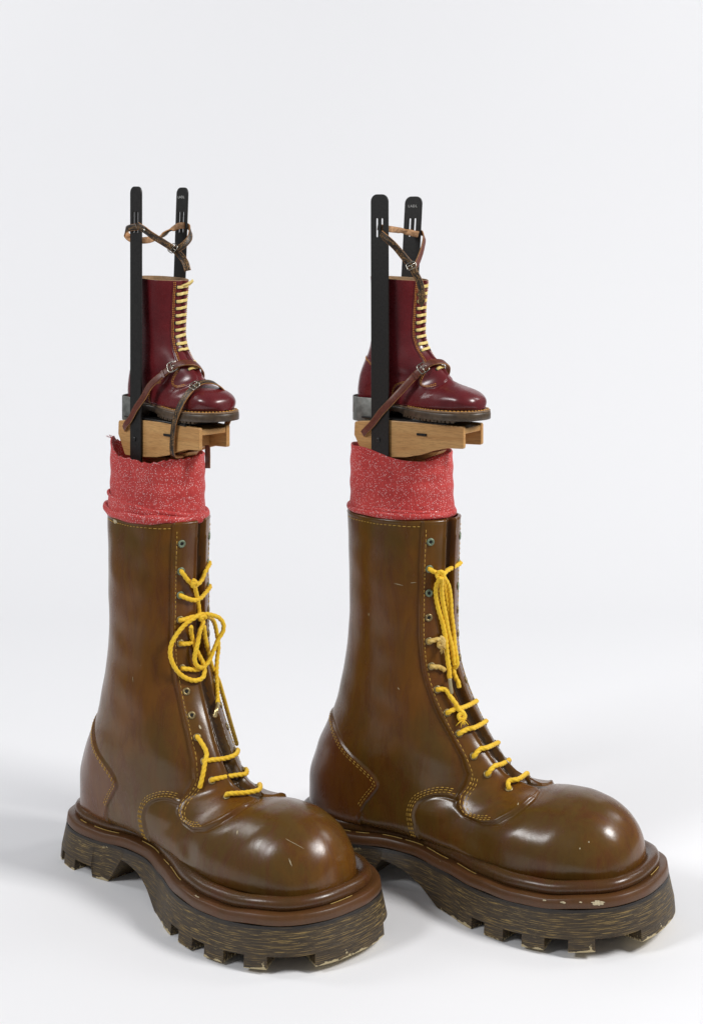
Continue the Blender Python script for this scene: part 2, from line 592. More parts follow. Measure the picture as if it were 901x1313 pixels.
def rope_mesh(ctrl, rad, twist=None, jitter=.0):
    """three-strand twisted cord along a smooth path"""
    ctrl = np.asarray(ctrl, float)
    L = np.linalg.norm(np.diff(ctrl, axis=0), axis=1).sum()
    n = max(8, int(L / (rad * .26)))
    P = catmull(ctrl, n)
    T, A, B = frames(P)
    twist = twist or 1 / (rad * 6.4)             # turns per metre
    d = np.r_[0, np.cumsum(np.linalg.norm(np.diff(P, axis=0), axis=1))]
    seg = 15
    th = np.linspace(0, 2 * math.pi, seg, endpoint=False)
    ph = th[None] - 2 * math.pi * twist * d[:, None]
    r = rad * (.74 + .30 * np.abs(np.cos(1.5 * ph))**.75)
    endf = np.minimum(1, np.minimum(d, d[-1] - d) / (rad * .6) + .45)[:, None]
    r = r * endf
    V = P[:, None] + r[..., None] * (A[:, None] * np.cos(th)[None, :, None] + B[:, None] * np.sin(th)[None, :, None])
    F = [(i * seg + j, i * seg + (j + 1) % seg, (i + 1) * seg + (j + 1) % seg, (i + 1) * seg + j) for i in range(n - 1) for j in range(seg)]
    F += [tuple(range(seg))[::-1], tuple((n - 1) * seg + j for j in range(seg))]
    return V.reshape(-1, 3), F


def rope(name, ctrl, rad, mat, parent):
    V, F = rope_mesh(ctrl, rad)
    return mesh_obj(name, V, F, mat, parent)


def ribbon(name, ctrl, nrm, width, thick, mats, parent, n=None, taper_end=0.0):
    """flat strap along ctrl; nrm = outward face normals at the control points; mats = (outer, inner, edge)"""
    ctrl = np.asarray(ctrl, float)
    L = np.linalg.norm(np.diff(ctrl, axis=0), axis=1).sum()
    n = n or max(12, int(L / .0022))
    Q = catmull(np.hstack([ctrl, np.asarray(nrm, float) * .02]), n)
    P, Nn = Q[:, :3], Q[:, 3:]
    T = np.gradient(P, axis=0); T /= np.maximum(np.linalg.norm(T, axis=1, keepdims=True), 1e-9)
    Nn = Nn - T * (Nn * T).sum(1, keepdims=True)
    Nn /= np.maximum(np.linalg.norm(Nn, axis=1, keepdims=True), 1e-9)
    Wd = np.cross(T, Nn)
    d = np.r_[0, np.cumsum(np.linalg.norm(np.diff(P, axis=0), axis=1))]
    wv = np.full(n, width)
    if taper_end: wv = width * np.clip(.12 + (d[-1] - d) / taper_end, 0, 1)
    h = thick / 2
    prof = [(-.5, -.6), (-.46, -1), (-.16, -1), (.16, -1), (.46, -1), (.5, -.6), (.5, .6), (.46, 1), (.16, 1.08), (-.16, 1.08), (-.46, 1), (-.5, .6)]
    k = len(prof)
    V = np.zeros((n, k, 3)); UV = np.zeros((n, k, 2))
    for j, (a, b) in enumerate(prof):
        V[:, j] = P + Wd * (wv * a)[:, None] + Nn * (b * h)
        UV[:, j, 0] = d; UV[:, j, 1] = a + .5
    F, mi = [], []
    cls = [2, 1, 1, 1, 2, 2, 2, 0, 0, 0, 2, 2]
    for i in range(n - 1):
        for j in range(k):
            F.append((i * k + j, i * k + (j + 1) % k, (i + 1) * k + (j + 1) % k, (i + 1) * k + j)); mi.append(cls[j])
    F += [tuple(range(k))[::-1], tuple((n - 1) * k + j for j in range(k))]; mi += [2, 2]
    return mesh_obj(name, V.reshape(-1, 3), F, list(mats), parent, True, UV.reshape(-1, 2), mi)


def frame_at(p, n, t):
    """4x4 matrix: z = normal, x = tangent"""
    n = Vector(n).normalized(); t = Vector(t); t = (t - n * t.dot(n)).normalized()
    b = n.cross(t)
    m = Matrix((t, b, n)).transposed().to_4x4()
    m.translation = Vector(p)
    return m


def buckle(p, n, t, w, l, parent, mat=None):
    """rectangular wire frame with a middle bar and a prong; t = strap direction, w across, l along"""
    m = frame_at(p, n, t)
    V, F = [], []

    def add(a):
        v, f = a
        o = len(V); V.extend(v); F.extend([tuple(x + o for x in q) for q in f])
    r = w * .055
    c = w * .12
    pts = [(-l / 2 + c, -w / 2, 0), (l / 2 - c, -w / 2, 0), (l / 2, -w / 2 + c, 0), (l / 2, w / 2 - c, 0), (l / 2 - c, w / 2, 0), (-l / 2 + c, w / 2, 0), (-l / 2, w / 2 - c, 0), (-l / 2, -w / 2 + c, 0)]
    loop = catmull(pts, 40, closed=True)
    add(tube(np.vstack([loop, loop[:2]]), r, 8, False))
    add(tube([(-l * .08, -w / 2, r * .3), (-l * .08, 0, r * .3), (-l * .08, w / 2, r * .3)], r * .8, 8))
    add(tube([(-l * .08, 0, r), (l * .2, 0, r * 1.8), (l * .54, 0, r * 1.2)], r * .75, 8))
    V = [tuple(m @ Vector(v)) for v in V]
    return mesh_obj("buckle", V, F, mat or M["steel"], parent)


def box_bm(bm, x0, x1, y0, y1, z0, z1):
    v = [bm.verts.new((x, y, z)) for x in (x0, x1) for y in (y0, y1) for z in (z0, z1)]
    for f in ((0, 1, 3, 2), (4, 6, 7, 5), (0, 4, 5, 1), (2, 3, 7, 6), (0, 2, 6, 4), (1, 5, 7, 3)):
        bm.faces.new([v[i] for i in f])


def bevel(bm, off, seg=2):
    bmesh.ops.recalc_face_normals(bm, faces=bm.faces)
    bmesh.ops.bevel(bm, geom=list(bm.edges), offset=off, segments=seg, affect='EDGES', profile=.5)


def dashes(points, normals, length, gap, width, height):
    """stitches: small rounded boxes laid along a polyline of surface points"""
    P = np.asarray(points, float); Nn = np.asarray(normals, float)
    d = np.r_[0, np.cumsum(np.linalg.norm(np.diff(P, axis=0), axis=1))]
    V, F = [], []
    s = gap / 2
    k = 0
    while s + length < d[-1]:
        ln = length * (1 + .18 * math.sin(k * 12.9898)); off = width * .22 * math.sin(k * 7.13)
        a = np.array([np.interp(s, d, P[:, c]) for c in range(3)])
        b = np.array([np.interp(s + ln, d, P[:, c]) for c in range(3)])
        nn = np.array([np.interp(s + ln / 2, d, Nn[:, c]) for c in range(3)]); nn /= np.linalg.norm(nn)
        t = b - a; t /= np.linalg.norm(t)
        bi = np.cross(nn, t)
        a = a + bi * off; b = b + bi * off
        o = len(V)
        mid = (a + b) / 2
        for p, hgt, wd in ((a, .15, .7), (mid, 1.0, 1.0), (b, .15, .7)):
            V += [p - bi * width * wd / 2 - nn * height * .4, p - bi * width * wd * .32 + nn * height * hgt, p + bi * width * wd * .32 + nn * height * hgt, p + bi * width * wd / 2 - nn * height * .4]
        for q in (0, 4):
            F += [(o + q, o + q + 4, o + q + 5, o + q + 1), (o + q + 1, o + q + 5, o + q + 6, o + q + 2), (o + q + 2, o + q + 6, o + q + 7, o + q + 3)]
        F += [(o, o + 1, o + 2, o + 3), (o + 8, o + 11, o + 10, o + 9)]
        s += ln + gap
        k += 1
    return V, F


def merge(parts):
    V, F = [], []
    for v, f in parts:
        o = len(V); V.extend(v); F.extend([tuple(x + o for x in q) for q in f])
    return V, F


def eyelet(p, n, ro, rt, mats, parent):
    """metal ring with a dark hole"""
    m = frame_at(p, n, (0, 0, 1) if abs(n[2]) < .9 else (1, 0, 0))
    V, F, mi = [], [], []
    A, Bn = 18, 8
    for i in range(A):
        a = 2 * math.pi * i / A
        for j in range(Bn):
            b = 2 * math.pi * j / Bn
            r = ro - rt + rt * math.cos(b)
            V.append(m @ Vector((r * math.cos(a), r * math.sin(a), rt * .75 * math.sin(b))))
    for i in range(A):
        for j in range(Bn):
            F.append((i * Bn + j, ((i + 1) % A) * Bn + j, ((i + 1) % A) * Bn + (j + 1) % Bn, i * Bn + (j + 1) % Bn)); mi.append(0)
    o = len(V)
    for i in range(A):
        a = 2 * math.pi * i / A
        V.append(m @ Vector(((ro - rt) * math.cos(a), (ro - rt) * math.sin(a), rt * .12)))
    F.append(tuple(o + i for i in range(A))); mi.append(1)
    return mesh_obj("eyelet", V, F, list(mats), parent, True, None, mi)


def skin_parts(U, region, names, mats, parent, side_swap=False):
    """split the displaced upper grid into one mesh per region, keeping the shared shading normals"""
    V = U.final                                  # (NS, 2M, 3)
    NS, W = V.shape[:2]
    flat = V.reshape(-1, 3)
    a = np.roll(V, -1, 1) - np.roll(V, 1, 1)
    b = np.gradient(V, axis=0)
    nrm = np.cross(b, a)
    nrm /= np.maximum(np.linalg.norm(nrm, axis=2, keepdims=True), 1e-12)
    nf = nrm.reshape(-1, 3)
    ii, jj = np.meshgrid(np.arange(NS - 1), np.arange(W), indexing='ij')
    q = np.stack([ii * W + jj, (ii + 1) * W + jj, (ii + 1) * W + (jj + 1) % W, ii * W + (jj + 1) % W], -1).reshape(-1, 4)
    reg = region[:-1].reshape(-1)
    out = {}
    for k, (nm, mt) in enumerate(zip(names, mats)):
        f = q[reg == k]
        if not len(f): continue
        used, inv = np.unique(f, return_inverse=True)
        inv = inv.reshape(-1, 4)
        o = mesh_obj(nm, flat[used], inv, mt, parent)
        o.data.normals_split_custom_set_from_vertices([tuple(x) for x in nf[used]])
        out[k] = o
    return out


# ------------------------------------------------------------------ the giant boots
FACING = [(-.02, .010), (-.02, .0605), (.20, .0605), (.41, .0605), (.46, .0645), (.495, .076), (.513, .096), (.535, .130), (.558, .156),
          (.578, .166), (.597, .157), (.607, .137), (.608, .105), (.606, .075), (.600, .045), (.592, .022), (.582, .010), (.56, .012), (.45, .011), (.2, .0105)]
FACING_SEAM = catmull(FACING[1:15], 220)
VAMP_SEAM = catmull([(.284, .080), (.282, .137), (.279, .161), (.289, .185), (.313, .200), (.338, .205), (.372, .203)], 90)
COUNTER_SEAM = catmull([(-.04, .335), (.03, .318), (.07, .303), (.100, .283), (.134, .260), (.172, .239), (.198, .218), (.203, .203), (.187, .180), (.166, .152), (.150, .110), (.140, .08)], 120)
COUNTER_POLY = np.vstack([COUNTER_SEAM, [(-.2, .05), (-.2, .34)]])
VAMP_POLY = np.vstack([VAMP_SEAM, [(.40, .23), (.9, .4), (.9, .0), (.284, .0)]])
EYELET_S = [.028, .083, .131, .180, .227, .276, .322, .369, .413, .462, .503, .552]


def bumpy(P, amp, f):
    x, y, z = P[..., 0] * f, P[..., 1] * f, P[..., 2] * f
    return amp * (np.sin(x * 1.7 + 1.3 * np.sin(z * 1.1)) + np.sin(y * 2.3 + z * .7 + 2) + np.sin(z * 1.9 + x * .6 + 4) * .8) / 2.8


def step(sd, w):
    return smooth01((sd + w) / (2 * w))


def giant_upper(e, medial_near, swing, spring):
    U = Upper(GIANT_KEYS, 400, 160, swing, spring, .40, .72, s_shift=.010)
    m = 1 if medial_near else -1
    sides = {}
    Nb = U.normals()
    P0 = U.P0
    sg = np.broadcast_to(U.sarc[:, None], U.arc.shape)
    for name, sgn in (("near", m), ("far", -m)):
        off = .016 * (1 - smooth01((sg - .30) / .26)) * sgn
        c = U.arc - off
        ca = np.abs(c)
        sl = np.stack([sg, ca], -1).reshape(-1, 2)
        xz = np.stack([P0[..., 0], P0[..., 2]], -1).reshape(-1, 2)
        sdF = signed(sl, FACING).reshape(sg.shape)
        sdC = signed(xz, COUNTER_POLY).reshape(sg.shape)
        sdV = signed(xz, VAMP_POLY).reshape(sg.shape)
        gap = np.interp(sg, [0, .2, .45, .56, .588, .6], [.010, .0105, .011, .013, .008, .0])
        tong = (ca < gap) & (sg < .6)
        d = np.zeros(sg.shape)
        isF = step(sdF, .0022)
        fade = 1 - .8 * smooth01((sg - .54) / .045) * smooth01((.060 - ca) / .035)
        d += .0042 * isF * fade
        d += fade * .0016 * np.exp(-((sdF - .0035) / .0030)**2) * (sg > .02)
        d -= .0012 * np.exp(-((sdF + .003) / .0028)**2)
        d += fade * .0016 * np.exp(-((ca - gap - .004) / .0028)**2) * smooth01((.60 - sg) / .06)
        sdT = gap - ca
        tz = step(sdT, .0030)
        d -= (.0075 * smooth01((.585 - sg) / .07)) * tz
        d += tz * .0022 * np.cos(c * 700) * smooth01((.54 - sg) / .1)
        nf = 1 - isF
        d += nf * (.0024 * step(sdC, .0020) + .0009 * np.exp(-((sdC - .003) / .003)**2) - .0010 * np.exp(-((sdC + .003) / .0025)**2))
        d += nf * (-.0024 * step(sdV, .0020) - .0010 * np.exp(-((sdV - .003) / .0025)**2) + .0009 * np.exp(-((sdV + .003) / .003)**2)) * smooth01((.62 - sg) / .05)
        # soft waves of shaped leather, ankle crease
        d += bumpy(P0 * [1, sgn, 1] + 3, .0017, 17) + bumpy(P0 * [1, sgn, 1], .0007, 47)
        d += -.0045 * np.exp(-((P0[..., 0] - .345) / .05)**2 - ((P0[..., 2] - .225) / .03)**2) * nf
        d += -.0060 * np.exp(-((P0[..., 0] - .43) / .035)**2 - ((P0[..., 2] - .135) / .035)**2) * nf
        reg = np.zeros(sg.shape, int)                # 0 quarter
        reg[(sdV > 0) | (sg > .60)] = 1
        reg[sdC > 0] = 2
        reg[sdF > 0] = 3
        reg[(ca < gap * .97) & (sg < .598)] = 4
        sides[name] = dict(d=d, reg=reg, off=sgn)
    far = sides["far"]["d"].copy(); far[:, 0] = sides["near"]["d"][:, 0]; far[:, -1] = sides["near"]["d"][:, -1]
    dn = sides["near"]["d"]
    PN = P0 + Nb * dn[..., None]
    PF = P0 + Nb * far[..., None]
    U.sideP = dict(near=PN, far=PF)
    U.ND = Nb
    full = np.concatenate([PN, PF[:, 1:-1][:, ::-1] * np.array([1, -1, 1])], axis=1)
    U.final = U.deform(full)
    rn, rf = sides["near"]["reg"], sides["far"]["reg"] + 0
    rf = np.where(rf == 0, 5, rf); rf = np.where(rf == 3, 6, rf)
    region = np.concatenate([rn, rf[:, 1:-1][:, ::-1]], axis=1)
    names = ["quarter_panel", "toe_vamp", "heel_counter", "eyelet_facing", "tongue", "quarter_panel", "eyelet_facing"]
    skin_parts(U, region, names, [M["giant"], M["giant"], M["counter"], M["giant"], M["tongue"], M["giant"], M["giant"]], e)

    def surf(s, c, side, lift=0.0):
        """point on the front from arc length s and distance c from the middle of the opening"""
        o = .016 * (1 - float(smooth01((s - .30) / .26))) * sides[side]["off"]
        l = c + o
        if l < 0:                                   # across the front line
            side = "far" if side == "near" else "near"; l = -l; flip = True
        U.PD = U.sideP[side]
        p, n = U.at(s, l)
        p = p + n * lift
        if side == "far": p = p * [1, -1, 1]; n = n * [1, -1, 1]
        return U.deform(p), n
    U.surf = surf

    # side-view lookups
    NS, Wc = PN.shape[:2]
    fc = [(i * Wc + j, i * Wc + j + 1, (i + 1) * Wc + j + 1, (i + 1) * Wc + j) for i in range(NS - 1) for j in range(Wc - 1)]
    trees = {k: BVHTree.FromPolygons([tuple(v) for v in U.sideP[k].reshape(-1, 3)], fc) for k in ("near", "far")}

    def side_hit(x, z, side, lift=0.0):
        h = trees[side].ray_cast(Vector((x, -1, z)), Vector((0, 1, 0)))
        if h[0] is None: return None
        p = np.array(h[0]); n = np.array(h[1])
        if n[1] > 0: n = -n
        p = p + n * lift
        if side == "far": p = p * [1, -1, 1]; n = n * [1, -1, 1]
        return U.deform(p), n
    U.side_hit = side_hit
    return U


def offset_line(L, d):
    L = np.asarray(L, float)
    t = np.gradient(L, axis=0); t /= np.maximum(np.linalg.norm(t, axis=1, keepdims=True), 1e-9)
    return L + np.stack([-t[:, 1], t[:, 0]], 1) * d


def giant_stitching(U, e):
    for side in ("near", "far"):
        parts = []
        seam = np.array(FACING_SEAM)
        k0 = int(np.argmax(seam[:, 0] > .50)) - 2
        rows = [(seam[6:k0 + 8], .0065)] + [(seam[k0:-26], o) for o in (.0055, .0100, .0145)]
        for L, o in rows:
            Q = offset_line(L, -o)
            got = [U.surf(s, max(c, .001), side, .0004) for s, c in Q]
            parts.append(dashes([g[0] for g in got], [g[1] for g in got], .0060, .0032, .0016, .0009))
        o = mesh_obj("stitching", *merge(parts), M["stitch"], e); o["kind"] = "stuff"
        for seam, offs, dens in ((VAMP_SEAM[14:-6], (.0055, .0098, .0141), 1), (COUNTER_SEAM[22:-20], (-.0055, -.0105), 1)):
            parts = []
            for of in offs:
                Q = offset_line(seam, of)
                got = [g for g in (U.side_hit(x, z, side, .0005) for x, z in Q) if g]
                if len(got) > 6:
                    parts.append(dashes([g[0] for g in got], [g[1] for g in got], .0056, .0032, .0015, .0009))
            o = mesh_obj("stitching", *merge(parts), M["stitch"], e); o["kind"] = "stuff"


def giant_collar(U, e):
    """rolled top edge and the tan lining down inside the shaft"""
    top = U.final[0]
    n = len(top)
    c = top.mean(0)
    rad = (top - c); rad[:, 2] = 0
    rad /= np.linalg.norm(rad, axis=1, keepdims=True)
    V = []
    prof = [(-.0003, -.004), (.0010, .0015), (-.0008, .0042), (-.0040, .0050), (-.0072, .0036), (-.0085, 0.0), (-.009, -.05), (-.010, -.16)]
    for a, b in prof: V += list(top + rad * a + np.array([0, 0, b]))
    F = [(i * n + j, i * n + (j + 1) % n, (i + 1) * n + (j + 1) % n, (i + 1) * n + j) for i in range(len(prof) - 1) for j in range(n)]
    mi = [0 if i < 4 else 1 for i in range(len(prof) - 1) for j in range(n)]
    mesh_obj("collar", V, F, [M["giant"], M["lining"]], e, True, None, mi)
    g = [U.surf(-.0025, cc, "near", .0005) for cc in np.linspace(.064, .262, 120)]
    o = mesh_obj("stitching", *dashes([q[0] for q in g], [q[1] for q in g], .0056, .0034, .0016, .0010), M["stitch"], e); o["kind"] = "stuff"


def sole_bottom(x):
    """height of the wooden sole's lower edge: heel, slanted heel breast, hollow under the arch, forefoot"""
    return np.interp(x, [-1, .126, .1265, .168, .205, .225, .26, .300, .345, .408, .4085, 2], [.0225, .0225, .0012, .0012, .054, .050, .041, .026, .0012, .0012, .0225, .0225])


def lathe_outline(C, levels, spring_f, closed_u=True):
    """stack offset copies of a plan outline; levels = (offset, z or function of x)"""
    n = len(C); N = out_normals(C)
    V = []
    for d, z in levels:
        q = C + N * d
        zz = z(q[:, 0]) if callable(z) else np.full(n, z)
        V.append(np.c_[q, zz + spring_f(q[:, 0])])
    return np.array(V)


def strip_faces(L, n):
    return [(i * n + j, (i + 1) * n + j, (i + 1) * n + (j + 1) % n, i * n + (j + 1) % n) for i in range(L - 1) for j in range(n)]


def giant_sole(e, swing, spring, chips):
    n = 560
    C = outline(SOLE_HALF, n, swing, .40, .72)
    sf = lambda x: spring * np.clip((x - .40) / .32, 0, 1.2)**2
    per = np.r_[0, np.cumsum(np.linalg.norm(np.diff(np.vstack([C, C[:1]]), axis=0), axis=1))][:-1]
    wob = .0009 * np.sin(per * 31) + .0006 * np.sin(per * 77 + 1)

    def wavy(z, k=1.0): return lambda x: z + k * .0011 * np.sin(x * 29 + 1) + k * .0007 * np.sin(x * 71)
    roll = [(-.070, .098), (-.052, .1045), (-.044, .1058), (-.039, .1085), (-.034, .1115), (-.028, .1132), (-.0225, .1125), (-.0175, .1092), (-.0145, .1042), (-.0138, .0985), (-.0150, .0938), (-.0172, .0911)]
    V = lathe_outline(C, [(d, wavy(z, .6)) for d, z in roll], sf)
    mesh_obj("welt_roll", V.reshape(-1, 3), strip_faces(len(roll), n), M["roll"], e)
    strip = [(-.019, wavy(.0912)), (-.0100, wavy(.0912)), (-.0012, wavy(.0905)), (.0006, wavy(.0890)), (.0030, wavy(.0735)), (.0018, wavy(.0722)), (-.004, wavy(.0716))]
    V = lathe_outline(C, strip, sf)
    mesh_obj("midsole_strip", V.reshape(-1, 3), strip_faces(len(strip), n), M["strip"], e)
    # yellow thread peeping out of the groove under the roll
    N2 = out_normals(C)
    pts = np.c_[C + N2 * -.0130, wavy(.0918)(C[:, 0]) + sf(C[:, 0])]
    parts = []
    rr = random.Random(3 if swing > 0 else 5)
    a = 8
    while a < n - 12:
        ln = rr.randint(6, 22)
        if rr.random() < (.7 if .02 < C[a, 0] < .42 else .12):
            parts.append(tube(pts[a:a + ln], .00062, 5))
        a += ln + rr.randint(1, 7)
    o = mesh_obj("welt_thread", *merge(parts), M["old_rope"], e); o["kind"] = "stuff"
    zt = .0715
    fl = lambda f: .0028 + .0105 * f
    lv = []
    K = 7
    for i in range(K + 1):
        f = i / K
        lv.append((fl(f), (lambda f: (lambda x: zt * (1 - f) + (sole_bottom(x)) * f))(f)))
    lv = [(-.004, zt + .0005), (.0010, zt + .0002)] + lv
    V = lathe_outline(C, lv, sf)
    L = len(lv)
    UV = np.zeros((L, n, 2))
    UV[..., 0] = per[None]
    UV[..., 1] = V[..., 2] - sf(V[..., 0])
    F = strip_faces(L, n)
    mi = [0] * len(F)
    b = (L - 1) * n
    for j in range(n // 2):
        k0, k1 = (n - j) % n, (n - j - 1) % n
        if j == 0: F.append((b, b + 1, b + k1)); mi.append(0)
        elif k1 == j + 1: F.append((b + j, b + j + 1, b + k0)); mi.append(0)
        else: F.append((b + j, b + j + 1, b + k1, b + k0)); mi.append(0)
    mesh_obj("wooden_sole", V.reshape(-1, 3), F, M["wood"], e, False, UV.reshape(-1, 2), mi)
    # tread lugs: one block each
    N = out_normals(C)
    half = per[n // 2]

    def span(u0, u1):
        j0 = int(np.searchsorted(per, u0)); j1 = int(np.searchsorted(per, min(u1, per[-1])))
        return j0, j1
    spans = []
    xs = C[:, 0]
    j = 0
    for u0, u1 in LUGS:
        spans.append((u0, u1)); spans.append((per[-1] - u1, per[-1] - u0))
    spans.append((half - FRONT_LUG, half + FRONT_LUG))
    rr = random.Random(4)
    for u0, u1 in spans:
        j0, j1 = span(u0, u1)
        idx = np.arange(j0, j1 + 1) % n
        c, nn = C[idx], N[idx]
        zt2 = .0223; zb = rr.uniform(0.0, .0012)
        t0 = nn * .0133; t1 = nn * (.0152)
        inn = -nn * .042
        rows = [np.c_[c + t0, np.full(len(c), zt2)], np.c_[c + t1, np.full(len(c), zb)], np.c_[c + inn, np.full(len(c), zb)], np.c_[c + inn, np.full(len(c), zt2)]]
        Vv = np.array(rows); Vv[..., 2] += sf(Vv[..., 0])
        k = len(idx)
        Ff = [(a * k + q, (a + 1) * k + q, (a + 1) * k + q + 1, a * k + q + 1) for a in range(3) for q in range(k - 1)]
        Ff += [(0, 3 * k, 2 * k, k), (k - 1, 2 * k - 1, 3 * k - 1, 4 * k - 1)]
        uv = np.zeros((4, k, 2)); uv[..., 0] = per[idx][None]; uv[..., 1] = (Vv[..., 2] - sf(Vv[..., 0]))
        uv[2:, :, 0] += .3
        mesh_obj("tread_lug", Vv.reshape(-1, 3), Ff, M["wood"], e, False, uv.reshape(-1, 2))
    # flakes of paint knocked off the strip and the roll
    for u, d, z, ru, rv in chips:
        j = int(np.searchsorted(per, u)) % n
        p = np.r_[C[j] + N[j] * d, z + sf(C[j, 0])]
        t = np.r_[np.roll(C, -1, 0)[j] - C[j], 0]
        nn = np.r_[N[j] * .92, .30]
        flake(p, nn, t, ru, rv, e)


def flake(p, n, t, ru, rv, e):
    m = frame_at(p, n, t)
    k = 22
    rr = random.Random(int(ru * 1e5) + int(p[0] * 1e4))
    V = [m @ Vector((0, 0, .0008))]
    for i in range(k):
        a = 2 * math.pi * i / k
        q = rr.uniform(.62, 1.1)
        V.append(m @ Vector((ru * q * math.cos(a), rv * q * math.sin(a), .0002)))
    mesh_obj("paint_chip", V, [(0, 1 + i, 1 + (i + 1) % k) for i in range(k)], M["chip"], e)


LUGS = [(.018, .058), (.074, .112), (.128, .168), (.520, .558), (.588, .630), (.666, .710), (.750, .792)]
FRONT_LUG = .085


def giant_boot(loc, heading, medial_near, swing, spring, label, chips, scuffs, stretch=1.0):
    e = tag(empty("giant_boot", loc, heading), label, "boot", "giant brown platform boots")
    e.scale = (stretch, 1, 1)
    U = giant_upper(e, medial_near, swing, spring)
    giant_stitching(U, e)
    giant_collar(U, e)
    giant_sole(e, swing, spring, chips)
    for side in ("near", "far"):
        for i, s in enumerate(EYELET_S):
            p, n = U.surf(s, .0445, side, .0006)
            eyelet(p, n, .0080, .0024, (M["patina"] if i < 3 else M["brass"], M["hole"]), e)
    # knocks and scratches in the paint
    for s, c, ru, rv, ang in scuffs:
        p, n = U.surf(s, c, "near", .0003)
        t = Vector((0, 0, 1)) if abs(n[2]) < .8 else Vector((1, 0, 0))
        n_ = Vector(n); t = (t - n_ * t.dot(n_)).normalized()
        t = math.cos(R(ang)) * t + math.sin(R(ang)) * n_.cross(t)
        flake(p, n, t, ru, rv, e)
    return e, U


GA, UA = giant_boot((-.538, 3.341, 0), 45.5, False, .02, .012, "giant brown boot at the front left with its cord tied in a big open bow", [(.62, -.004, .089, .012, .003)],
                    [(-.0045, .205, .010, .0045, 90), (.395, .035, .005, .0022, 20), (.645, .105, .005, .0018, 30), (.755, .085, .008, .0009, 25), (.30, .15, .006, .0005, 10), (.74, .06, .022, .0004, 60)])
GB, UB = giant_boot((-.0695, 3.3213, 0), 31.8, True, -.01, .020, "giant brown boot at the right with its cord bunched in a long hanging bundle", [(.80, .0022, .083, .013, .0045), (.74, .0016, .085, .006, .002), (.705, .0016, .086, .004, .0014), (.77, .0016, .086, .003, .0014)],
                    [(.118, .105, .010, .0006, 80), (.112, .075, .006, .0005, 95), (.19, .17, .003, .0012, 0), (.32, .12, .003, .0008, 40), (.74, -.02, .0015, .0012, 0), (.76, -.03, .0018, .001, 0), (.73, .10, .0018, .0014, 0), (.72, .12, .0016, .0012, 0), (.60, .08, .004, .0012, 100)], 1.024)


